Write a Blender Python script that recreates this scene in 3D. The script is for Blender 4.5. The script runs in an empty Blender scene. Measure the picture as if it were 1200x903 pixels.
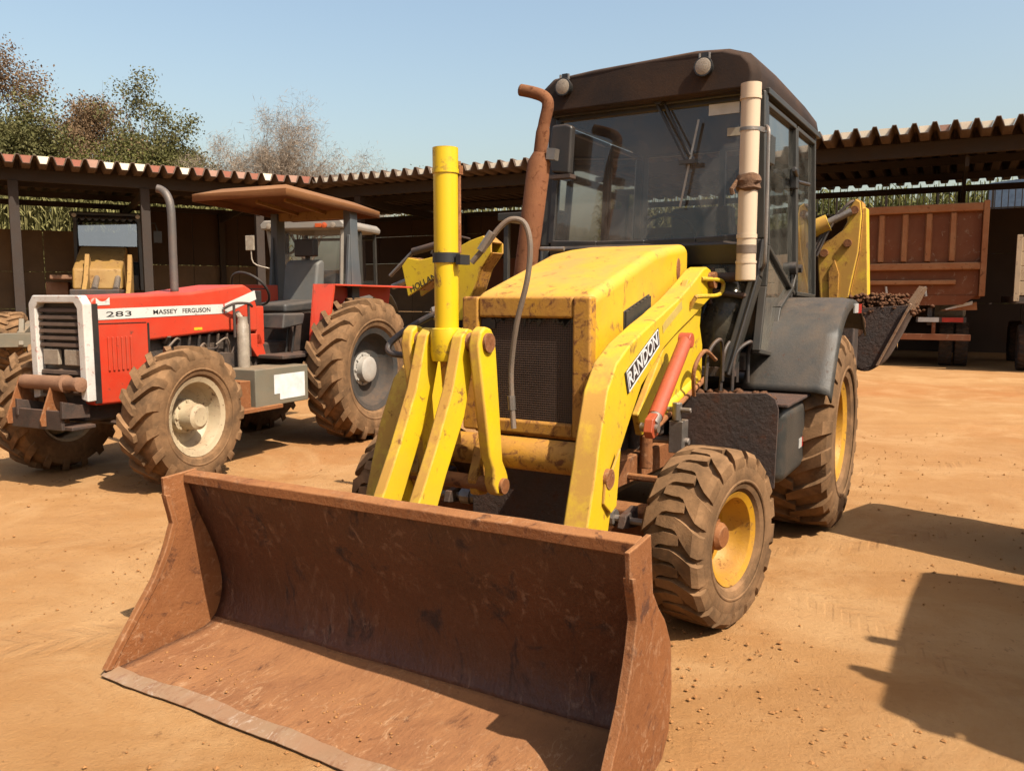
import bpy, bmesh, math, random
from mathutils import Vector, Matrix, noise
R = math.radians
random.seed(7)
S = bpy.context.scene
COL = S.collection

# ------------------------------------------------------------------ camera, sky, sun, exposure
cam = bpy.data.cameras.new('camera'); cam.lens = 28.8; cam.sensor_width = 36; cam.clip_start = .05; cam.clip_end = 3000
co = bpy.data.objects.new('camera', cam); COL.objects.link(co)
co.location = (0, 0, 1.6); co.rotation_euler = (R(90 - 6.2), 0, 0); S.camera = co
SUN = Vector((.545, -.553, 1.0)).normalized()          # towards the sun
W = bpy.data.worlds.new('World'); S.world = W; W.use_nodes = True
wn = W.node_tree.nodes; wl = W.node_tree.links
sky = wn.new('ShaderNodeTexSky'); sky.sky_type = 'NISHITA'; sky.sun_disc = False
sky.sun_elevation = math.asin(SUN.z); sky.sun_rotation = math.atan2(SUN.x, SUN.y)
sky.altitude = 300; sky.air_density = 1.6; sky.dust_density = 5.2; sky.ozone_density = .65
wl.new(sky.outputs[0], wn['Background'].inputs[0]); wn['Background'].inputs[1].default_value = .093
sl = bpy.data.lights.new('sun', 'SUN'); sl.energy = 5.0; sl.angle = R(.5); sl.color = (1.0, .91, .77)
so = bpy.data.objects.new('sun', sl); COL.objects.link(so); so.location = SUN * 60
so.rotation_euler = SUN.to_track_quat('Z', 'Y').to_euler()
S.view_settings.view_transform = 'Standard'; S.view_settings.look = 'None'
S.view_settings.exposure = 1.05; S.view_settings.gamma = 1; S.view_settings.use_curve_mapping = False
S.render.resolution_x = 1024; S.render.resolution_y = 770

# ------------------------------------------------------------------ materials
def new_mat(name):
    m = bpy.data.materials.new(name); m.use_nodes = True
    return m, m.node_tree.nodes, m.node_tree.links, m.node_tree.nodes['Principled BSDF']
def ramp(n, a, b, ca=(0, 0, 0, 1), cb=(1, 1, 1, 1)):
    r = n.new('ShaderNodeValToRGB'); r.color_ramp.elements[0].position = a; r.color_ramp.elements[1].position = b
    r.color_ramp.elements[0].color = ca; r.color_ramp.elements[1].color = cb
    return r
def tex(n, l, scale, detail=6, rough=.6, dist=0, vec=None, stretch=None):
    t = n.new('ShaderNodeTexNoise'); t.inputs['Scale'].default_value = scale; t.inputs['Detail'].default_value = detail
    t.inputs['Roughness'].default_value = rough; t.inputs['Distortion'].default_value = dist
    c = n.new('ShaderNodeTexCoord'); src = c.outputs['Object']
    if stretch:
        mp = n.new('ShaderNodeMapping'); mp.inputs['Scale'].default_value = stretch; l.new(src, mp.inputs[0]); src = mp.outputs[0]
    l.new(src, t.inputs['Vector']); return t
KA = .56                                                # the photograph is exposed for mid-dark paint and soil
def mixc(n, l, fac, a, b):
    m = n.new('ShaderNodeMix'); m.data_type = 'RGBA'
    for sock, v in ((0, fac), (6, a), (7, b)):
        if hasattr(v, 'is_linked') or hasattr(v, 'links'): l.new(v, m.inputs[sock])
        elif sock == 0: m.inputs[0].default_value = v
        else: m.inputs[sock].default_value = (v[0] * KA, v[1] * KA, v[2] * KA, 1)
    return m.outputs[2]
def mth(n, l, op, a, b=None, clamp=False):
    m = n.new('ShaderNodeMath'); m.operation = op; m.use_clamp = clamp
    for i, v in enumerate((a, b)):
        if v is None: continue
        if hasattr(v, 'links'): l.new(v, m.inputs[i])
        else: m.inputs[i].default_value = v
    return m.outputs[0]
DUST = (.30, .135, .05)
def worn(name, col, col2=None, rough=.45, metal=0., spec=.5, dust=.35, dustcol=DUST, top=.35, rust=0., rustcol=(.10, .032, .012), front=0., low=None, scale=3., bump=.15, fine=60., edge=0., edgecol=(.12, .045, .02), streak=None, scuff=0., scuffcol=(.5, .36, .26)):
    """paint / metal / rubber with mottling, dust, rust blotches and fine relief; front = wear plus painted grazing-light tone on faces looking to +x"""
    m, n, l, p = new_mat(name)
    base = mixc(n, l, ramp_out(n, l, tex(n, l, scale * .7, 5), .35, .7), col, col2 or tuple(c * .8 for c in col))
    rgh = rough
    geo = n.new('ShaderNodeNewGeometry'); sep = n.new('ShaderNodeSeparateXYZ'); l.new(geo.outputs['Normal'], sep.inputs[0])
    tc = n.new('ShaderNodeTexCoord'); s2 = n.new('ShaderNodeSeparateXYZ'); l.new(tc.outputs['Normal'], s2.inputs[0])
    d = ramp_out(n, l, tex(n, l, scale, 9, .68, .4), .42, .78)
    fac = mth(n, l, 'MULTIPLY', d, dust)
    if top: fac = mth(n, l, 'ADD', fac, mth(n, l, 'MULTIPLY', mth(n, l, 'MAXIMUM', sep.outputs[2], 0.), mth(n, l, 'MULTIPLY', ramp_out(n, l, tex(n, l, scale * 2.3, 8, .65), .3, .65), top)))
    if front: fac = mth(n, l, 'ADD', fac, mth(n, l, 'MULTIPLY', mth(n, l, 'MAXIMUM', s2.outputs[0], 0.), mth(n, l, 'MULTIPLY', ramp_out(n, l, tex(n, l, scale * 3.1, 8, .7), .28, .62), front)))  # front faces toned for dirt and, in colour, for grazing light
    if low is not None:   # mud that reaches up to a height
        s3 = n.new('ShaderNodeSeparateXYZ'); l.new(tc.outputs['Object'], s3.inputs[0])
        mr = n.new('ShaderNodeMapRange'); mr.inputs[1].default_value = low; mr.inputs[2].default_value = low * .3
        l.new(s3.outputs[2], mr.inputs[0]); fac = mth(n, l, 'ADD', fac, mth(n, l, 'MULTIPLY', mr.outputs[0], .75))
    fac = mth(n, l, 'MINIMUM', fac, .93)
    c = mixc(n, l, fac, base, dustcol)
    if rust:
        rf = mth(n, l, 'MULTIPLY', ramp_out(n, l, tex(n, l, scale * 4, 12, .72, .6, stretch=streak), .62 - rust * .25, .70 - rust * .2), .9)
        c = mixc(n, l, rf, c, rustcol)
        rgh = mth(n, l, 'ADD', mth(n, l, 'MULTIPLY', rf, .4), rough, True)
    if edge:
        bv = n.new('ShaderNodeBevel'); bv.samples = 4; bv.inputs[0].default_value = .014
        dt = n.new('ShaderNodeVectorMath'); dt.operation = 'DOT_PRODUCT'; l.new(bv.outputs[0], dt.inputs[0]); l.new(geo.outputs['Normal'], dt.inputs[1])
        mr = n.new('ShaderNodeMapRange'); mr.inputs[1].default_value = .985; mr.inputs[2].default_value = .86; l.new(dt.outputs['Value'], mr.inputs[0])
        ef = mth(n, l, 'MULTIPLY', mr.outputs[0], mth(n, l, 'MULTIPLY', ramp_out(n, l, tex(n, l, 14, 10, .75), .42, .60), edge), True)
        c = mixc(n, l, ef, c, edgecol)
    if scuff:
        sf = mth(n, l, 'MULTIPLY', ramp_out(n, l, tex(n, l, scale * 9, 14, .8, 1.2, stretch=streak), .535, .60), ramp_out(n, l, tex(n, l, scale * .9, 4), .40, .58))
        c = mixc(n, l, mth(n, l, 'MULTIPLY', sf, scuff), c, scuffcol)
    l.new(c, p.inputs['Base Color'])
    r2 = mth(n, l, 'ADD', mth(n, l, 'MULTIPLY', fac, .5), rgh, True); l.new(r2, p.inputs['Roughness'])
    if metal: l.new(mth(n, l, 'MULTIPLY', mth(n, l, 'SUBTRACT', 1., fac, True), metal), p.inputs['Metallic'])
    p.inputs['Specular IOR Level'].default_value = spec
    if bump:
        b = n.new('ShaderNodeBump'); b.inputs['Strength'].default_value = bump; b.inputs['Distance'].default_value = .02
        l.new(tex(n, l, fine, 6, .7, stretch=streak).outputs[0], b.inputs['Height']); l.new(b.outputs[0], p.inputs['Normal'])
    return m
def ramp_out(n, l, t, a, b):
    r = ramp(n, a, b); l.new(t.outputs[0], r.inputs[0]); return r.outputs[0]
def plain(name, col, rough=.5, metal=0., emit=None):
    m, n, l, p = new_mat(name); p.inputs['Roughness'].default_value = rough; p.inputs['Metallic'].default_value = metal
    l.new(mixc(n, l, ramp_out(n, l, tex(n, l, 9, 6), .35, .7), col, tuple(c * .72 for c in col)), p.inputs['Base Color'])
    return m
def glass(name, tint, dirt=.12, dirtcol=(.25, .2, .15), refl=1.0, ior=1.5):
    m, n, l, p = new_mat(name); n.remove(p); out = n['Material Output']
    tr = n.new('ShaderNodeBsdfTransparent'); tr.inputs[0].default_value = (*tint, 1)
    gl = n.new('ShaderNodeBsdfGlossy'); gl.inputs['Roughness'].default_value = .025; gl.inputs[0].default_value = (refl, refl, refl, 1)
    fr = n.new('ShaderNodeFresnel'); fr.inputs[0].default_value = ior
    mx = n.new('ShaderNodeMixShader'); l.new(fr.outputs[0], mx.inputs[0]); l.new(tr.outputs[0], mx.inputs[1]); l.new(gl.outputs[0], mx.inputs[2])
    df = n.new('ShaderNodeBsdfDiffuse'); df.inputs[0].default_value = (*dirtcol, 1)
    m2 = n.new('ShaderNodeMixShader'); l.new(mth(n, l, 'MULTIPLY', ramp_out(n, l, tex(n, l, 3.5, 9, .7, .5), .3, .75), dirt), m2.inputs[0])
    l.new(mx.outputs[0], m2.inputs[1]); l.new(df.outputs[0], m2.inputs[2]); l.new(m2.outputs[0], out.inputs[0])
    return m

M = {}
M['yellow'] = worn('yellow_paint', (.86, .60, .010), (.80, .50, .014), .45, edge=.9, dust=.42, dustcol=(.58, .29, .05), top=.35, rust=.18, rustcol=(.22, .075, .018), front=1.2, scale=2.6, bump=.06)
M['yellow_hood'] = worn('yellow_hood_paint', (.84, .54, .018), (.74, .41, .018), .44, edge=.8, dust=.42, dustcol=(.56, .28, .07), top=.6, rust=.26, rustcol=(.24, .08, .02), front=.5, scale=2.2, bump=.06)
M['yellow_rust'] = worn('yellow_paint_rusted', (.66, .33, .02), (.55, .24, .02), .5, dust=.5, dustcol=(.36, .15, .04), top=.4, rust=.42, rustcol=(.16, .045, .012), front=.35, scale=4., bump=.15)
M['yellow_clean'] = worn('yellow_paint_glossy', (.88, .60, .006), (.85, .55, .006), .33, edge=.5, dust=.14, dustcol=(.6, .3, .04), top=.1, rust=.12, rustcol=(.2, .08, .02), scale=2., bump=.03)
M['yellow_rim'] = worn('yellow_rim_paint', (.72, .36, .012), None, .45, dust=.55, dustcol=(.33, .13, .035), top=.3, rust=.2, scale=5.)
M['yellow_shade'] = worn('shaded_yellow_paint', (.42, .23, .04), None, .6, dust=.6, dustcol=(.3, .15, .06), rust=.2, scale=2.)  # dusty yellow with the shed's shade darkened into its colour
M['orange'] = worn('orange_red_paint', (.54, .085, .026), (.42, .07, .024), .42, dust=.2, top=.2, rust=.15, scale=5.)
M['rust'] = worn('rusty_steel', (.31, .112, .036), (.20, .070, .024), .68, metal=.0, edge=.5, edgecol=(.52, .34, .2), dust=.34, dustcol=(.46, .20, .070), spec=.25, scuff=.5, scuffcol=(.56, .34, .2), top=.6, rust=.25, rustcol=(.10, .036, .016), scale=2.2, bump=.35, fine=38)
M['bucket_in'] = worn('scraped_bucket_steel', (.115, .034, .014), (.062, .022, .012), .5, metal=.0, spec=.45, dust=.30, dustcol=(.26, .095, .036), top=.0, rust=.34, rustcol=(.035, .016, .010), scale=2.0, bump=.6, fine=30, streak=(1, .8, .35), scuff=.8, scuffcol=(.27, .15, .095))
M['bucket_floor'] = worn('dusty_bucket_floor', (.30, .12, .045), (.22, .085, .034), .7, spec=.3, dust=.5, dustcol=(.42, .19, .075), top=.5, rust=.2, rustcol=(.12, .045, .02), scale=2.4, bump=.5, fine=34, streak=(.45, 1, 1), scuff=.6, scuffcol=(.58, .34, .18))
M['edge'] = worn('worn_bright_steel', (.42, .28, .17), (.34, .20, .11), .45, metal=.1, dust=.8, dustcol=(.34, .16, .075), top=.25, rust=.42, rustcol=(.26, .12, .055), scale=3., scuff=.6, scuffcol=(.62, .5, .4), streak=(.4, 1, 1))
M['pipe_rust'] = worn('rusty_exhaust', (.25, .095, .040), (.17, .062, .028), .8, spec=.2, dust=.4, dustcol=(.36, .175, .075), rust=.3, scale=4., bump=.25)
M['chassis'] = worn('muddy_black_steel', (.045, .032, .026), None, .6, dust=.6, dustcol=(.17, .075, .035), top=.5, rust=.2, scale=5., bump=.3)
M['dark_mud'] = worn('mud_caked_plate', (.05, .026, .018), (.035, .02, .015), .75, dust=.55, dustcol=(.15, .062, .03), top=.5, rust=.2, scale=4., bump=.6, fine=30)
M['black'] = worn('black_paint', (.022, .021, .02), None, .42, dust=.22, dustcol=(.16, .09, .05), top=.35, scale=4., bump=.05)
M['cab'] = worn('dark_cab_paint', (.040, .038, .031), (.030, .029, .025), .45, spec=.4, dust=.22, dustcol=(.16, .10, .06), top=.35, scale=3., bump=.05)
M['cab_brown'] = worn('brown_fibre_roof', (.030, .015, .009), (.02, .011, .008), .72, spec=.25, dust=.25, dustcol=(.17, .08, .035), top=.5, scale=3., bump=.1)
M['fender'] = worn('grey_black_fender', (.046, .045, .04), (.036, .036, .033), .5, spec=.4, dust=.35, dustcol=(.18, .11, .06), top=.35, rust=.08, scale=4.)
M['rubber'] = worn('dusty_tyre_rubber', (.20, .112, .055), (.12, .072, .040), .9, spec=.1, dust=.8, dustcol=(.46, .255, .125), top=.3, scale=5., bump=.25, fine=70)
M['rubber_dark'] = worn('tyre_rubber', (.05, .036, .028), (.035, .028, .024), .85, spec=.2, dust=.55, dustcol=(.2, .1, .05), top=.3, scale=5., bump=.2)
M['hose'] = worn('hose_rubber', (.03, .026, .024), None, .55, dust=.3, top=.3, scale=8.)
M['hose_grey'] = worn('grey_hose', (.2, .15, .11), None, .6, dust=.4, top=.2, scale=8.)
M['steel'] = worn('bare_steel', (.42, .38, .34), None, .35, metal=.8, dust=.4, top=.3, scale=8.)
M['pvc'] = worn('cream_plastic_pipe', (.78, .60, .42), (.74, .55, .37), .42, dust=.14, dustcol=(.5, .3, .16), top=.2, scale=3., bump=.02)
M['tape'] = worn('brown_rag', (.16, .08, .04), None, .9, dust=.5, bump=.6, fine=50)
M['strap'] = plain('black_strap', (.02, .02, .022), .5)
M['red'] = worn('red_paint', (.70, .052, .016), (.60, .043, .016), .42, edge=.5, edgecol=(.3, .14, .08), dust=.28, dustcol=(.45, .16, .07), top=.2, rust=.06, scale=2.5, bump=.03)
M['white'] = worn('white_paint', (.78, .74, .68), None, .45, dust=.28, dustcol=(.5, .28, .18), top=.2, rust=.18, rustcol=(.42, .11, .07), scale=5.)
M['decal'] = worn('white_decal', (.80, .78, .72), None, .4, dust=.15, dustcol=(.5, .35, .25), rust=.05, scale=6., bump=0)
M['white_label'] = plain('white_paper', (.9, .9, .88), .45)
M['ink'] = plain('dark_print', (.012, .012, .012), .5)
M['canopy'] = worn('brown_canopy_sheet', (.30, .128, .045), (.24, .10, .036), .75, spec=.2, dust=.3, dustcol=(.42, .22, .1), top=.2, scale=3.)
M['rops'] = worn('blue_grey_post', (.095, .11, .12), None, .5, dust=.3, dustcol=(.2, .14, .09), top=.2, scale=4.)
M['seat'] = worn('grey_seat_vinyl', (.16, .16, .15), None, .6, dust=.3, dustcol=(.22, .16, .1), scale=6.)
M['rim_cream'] = worn('cream_rim_paint', (.62, .5, .32), None, .5, dust=.5, dustcol=(.38, .22, .11), rust=.2, scale=6.)
M['rim_grey'] = worn('grey_rim_paint', (.055, .053, .05), None, .75, spec=.2, dust=.35, dustcol=(.25, .15, .09), scale=6.)
M['hub_white'] = worn('silver_hub', (.62, .58, .52), None, .4, metal=.2, dust=.35, dustcol=(.35, .22, .13), scale=9.)
M['engine'] = worn('oily_engine', (.035, .03, .028), (.1, .07, .05), .5, dust=.5, dustcol=(.2, .11, .06), scale=9., bump=.4)
M['dumpbody'] = worn('brown_truck_paint', (.22, .062, .018), (.165, .048, .015), .7, spec=.25, dust=.4, dustcol=(.30, .15, .085), top=.5, rust=.15, rustcol=(.36, .26, .18), scale=1.6, bump=.12)
M['dumprib'] = worn('brown_truck_rib_paint', (.36, .12, .038), (.42, .19, .08), .7, spec=.25, dust=.45, dustcol=(.52, .30, .16), top=.6, rust=.15, scale=2.5)
M['beige'] = worn('beige_wood_side', (.52, .38, .24), None, .6, dust=.4, dustcol=(.4, .24, .12), rust=.2, scale=3.)
M['refl_red'] = plain('red_reflector', (.55, .03, .02), .25)
M['refl_white'] = plain('white_reflector', (.75, .72, .68), .25)
M['lamp'] = worn('lamp_lens', (.42, .35, .27), (.3, .24, .18), .2, dust=.3, dustcol=(.35, .24, .16), scale=20., bump=.3, fine=140)
M['lamp_amber'] = plain('amber_lens', (.7, .12, .03), .2)
M['roof_sheet'] = worn('aged_fibre_cement', (.13, .08, .05), (.09, .055, .036), .8, dust=.35, dustcol=(.16, .10, .07), scale=.8, bump=.3, fine=20)
M['cap_cream'] = worn('cream_end_cap', (1.2, 1.05, .82), None, .8, dust=.3, dustcol=(.4, .22, .14), scale=2.)
M['cap_red'] = worn('red_end_cap', (.40, .13, .08), None, .8, dust=.3, dustcol=(.5, .28, .18), scale=2.)
M['cap_pink'] = worn('pink_end_cap', (.52, .30, .22), None, .8, dust=.3, dustcol=(.5, .28, .18), scale=2.)
M['timber'] = worn('dark_timber', (.035, .02, .012), None, .8, dust=.4, dustcol=(.09, .05, .03), scale=2., bump=.3)
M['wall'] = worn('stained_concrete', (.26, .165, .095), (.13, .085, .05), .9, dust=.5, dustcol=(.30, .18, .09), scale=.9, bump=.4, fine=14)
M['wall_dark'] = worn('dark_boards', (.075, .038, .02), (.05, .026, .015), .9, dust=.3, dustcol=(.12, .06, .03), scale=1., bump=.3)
M['wall_red'] = worn('red_brown_panel', (.20, .062, .026), (.15, .046, .02), .8, dust=.3, dustcol=(.16, .07, .04), scale=.6, bump=.1)
M['tarp'] = plain('blue_white_sheet', (.5, .62, .75), .5)
M['wood_log'] = worn('rusty_roller', (.30, .145, .075), (.22, .10, .05), .7, dust=.4, dustcol=(.38, .2, .1), scale=6., bump=.4)
M['soil'] = worn('dry_soil_lumps', (.16, .075, .04), (.10, .045, .026), .95, spec=.1, dust=.5, dustcol=(.24, .12, .065), scale=6., bump=.6, fine=40)
M['bark'] = worn('grey_bark', (.34, .26, .19), (.24, .18, .13), .9, spec=.1, dust=.3, dustcol=(.28, .22, .17), scale=2., bump=.4)
M['screen'] = glass('windscreen_glass', (.42, .42, .42), .38, (.20, .18, .16), .9, 1.6)
M['door_glass'] = glass('door_glass', (.22, .23, .24), .22, (.2, .19, .16), 1.0, 1.9)
M['dirty_glass'] = glass('dirty_lower_glass', (.12, .12, .1), .75, (.12, .105, .08), .5, 1.4)
M['blue_glass'] = glass('shed_cab_glass', (.2, .22, .25), .1, (.2, .2, .2), 1.0, 2.6)

def ground_mat():
    m, n, l, p = new_mat('dry_orange_dirt')
    a = ramp_out(n, l, tex(n, l, .35, 7, .6, .6), .35, .68)
    b = ramp_out(n, l, tex(n, l, 2.6, 9, .7, .3), .35, .72)
    c = mixc(n, l, a, (.50, .258, .096), (.43, .205, .072))
    c = mixc(n, l, mth(n, l, 'MULTIPLY', b, .55), c, (.55, .315, .14))
    # redder damp patches
    c = mixc(n, l, mth(n, l, 'MULTIPLY', ramp_out(n, l, tex(n, l, .22, 6, .6, 1.), .54, .68), .6), c, (.46, .165, .045))
    # faint wheel streaks
    s = ramp_out(n, l, tex(n, l, 1.6, 6, .65, .5, stretch=(.25, 1.6, 1)), .5, .72)
    c = mixc(n, l, mth(n, l, 'MULTIPLY', s, .55), c, (.38, .175, .06))
    # crumbs
    v = n.new('ShaderNodeTexVoronoi'); v.inputs['Scale'].default_value = 26; tc = n.new('ShaderNodeTexCoord'); l.new(tc.outputs['Object'], v.inputs['Vector'])
    k = mth(n, l, 'MULTIPLY', mth(n, l, 'LESS_THAN', v.outputs['Distance'], .17), ramp_out(n, l, tex(n, l, 1.9, 5, .6), .5, .66))
    c = mixc(n, l, mth(n, l, 'MULTIPLY', k, .45), c, (.30, .14, .055))
    # tyre tracks: bands of chevron prints, broken up by noise
    sp = n.new('ShaderNodeSeparateXYZ'); l.new(tc.outputs['Object'], sp.inputs[0]); wob = mth(n, l, 'MULTIPLY', mth(n, l, 'SUBTRACT', tex(n, l, .5, 2).outputs[0], .5), .5); trk = None
    for ang, off, w, pt in ((62, -1.25, .17, .12), (62, -2.95, .17, .12), (20, 4.2, .2, .15), (20, 5.9, .2, .15), (118, -3.4, .15, .11), (118, -1.9, .15, .11), (95, 2.6, .2, .15)):
        ca, sa = math.cos(R(ang)), math.sin(R(ang))
        u = mth(n, l, 'ADD', mth(n, l, 'MULTIPLY', sp.outputs[0], ca), mth(n, l, 'MULTIPLY', sp.outputs[1], sa))
        v = mth(n, l, 'ADD', mth(n, l, 'ADD', mth(n, l, 'MULTIPLY', sp.outputs[0], -sa), mth(n, l, 'MULTIPLY', sp.outputs[1], ca)), mth(n, l, 'SUBTRACT', wob, off))
        av = mth(n, l, 'ABSOLUTE', v); band = mth(n, l, 'MULTIPLY', mth(n, l, 'SUBTRACT', w, av), 14., True)
        ch = mth(n, l, 'ADD', mth(n, l, 'MULTIPLY', mth(n, l, 'SINE', mth(n, l, 'MULTIPLY', mth(n, l, 'ADD', u, av), 2 * math.pi / pt)), 1.4), .5, True)
        k2 = mth(n, l, 'MULTIPLY', band, mth(n, l, 'ADD', mth(n, l, 'MULTIPLY', ch, .7), .3)); trk = k2 if trk is None else mth(n, l, 'MAXIMUM', trk, k2)
    trk = mth(n, l, 'MULTIPLY', trk, ramp_out(n, l, tex(n, l, .9, 7, .65), .45, .68))
    c = mixc(n, l, mth(n, l, 'MULTIPLY', trk, .42), c, (.34, .155, .06))
    # pale dust and small dark litter
    c = mixc(n, l, mth(n, l, 'MULTIPLY', ramp_out(n, l, tex(n, l, .8, 9, .7, .8), .48, .68), .55), c, (.68, .42, .20))
    fl = mth(n, l, 'MULTIPLY', ramp_out(n, l, tex(n, l, 34, 6, .7, stretch=(1, .6, 1)), .58, .66), ramp_out(n, l, tex(n, l, 1.3, 5, .6), .40, .62))
    c = mixc(n, l, mth(n, l, 'MULTIPLY', fl, .6), c, (.22, .10, .04))
    l.new(c, p.inputs['Base Color']); p.inputs['Roughness'].default_value = .95; p.inputs['Specular IOR Level'].default_value = .15
    h = mth(n, l, 'ADD', mth(n, l, 'MULTIPLY', tex(n, l, 9, 10, .75).outputs[0], .34), mth(n, l, 'MULTIPLY', tex(n, l, 55, 8, .78).outputs[0], .48))
    h = mth(n, l, 'SUBTRACT', mth(n, l, 'ADD', h, mth(n, l, 'MULTIPLY', k, .12)), mth(n, l, 'MULTIPLY', trk, .55))
    bp = n.new('ShaderNodeBump'); bp.inputs['Strength'].default_value = .75; bp.inputs['Distance'].default_value = .035
    l.new(h, bp.inputs['Height']); l.new(bp.outputs[0], p.inputs['Normal'])
    return m
M['ground'] = ground_mat()
def leaf_mat(name, c1, c2, tr=.25):
    m, n, l, p = new_mat(name)
    oi = n.new('ShaderNodeTexCoord')
    c = mixc(n, l, ramp_out(n, l, tex(n, l, 1.3, 5), .35, .65), c1, c2)
    l.new(c, p.inputs['Base Color']); p.inputs['Roughness'].default_value = .7; p.inputs['Specular IOR Level'].default_value = .2
    t = n.new('ShaderNodeBsdfTranslucent'); l.new(c, t.inputs[0]); mx = n.new('ShaderNodeMixShader'); mx.inputs[0].default_value = tr
    l.new(p.outputs[0], mx.inputs[1]); l.new(t.outputs[0], mx.inputs[2]); l.new(mx.outputs[0], n['Material Output'].inputs[0])
    return m
M['leaf_green'] = leaf_mat('green_leaves', (.14, .14, .045), (.21, .185, .07))
M['leaf_yellow'] = leaf_mat('yellow_green_leaves', (.20, .18, .045), (.13, .14, .035))
M['leaf_brown'] = leaf_mat('dry_brown_leaves', (.30, .19, .10), (.24, .15, .08))
M['leaf_pale'] = leaf_mat('pale_dry_twigs', (.46, .36, .27), (.36, .27, .19))
M['cane'] = leaf_mat('dry_cane_leaves', (.30, .26, .10), (.20, .19, .06))

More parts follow.
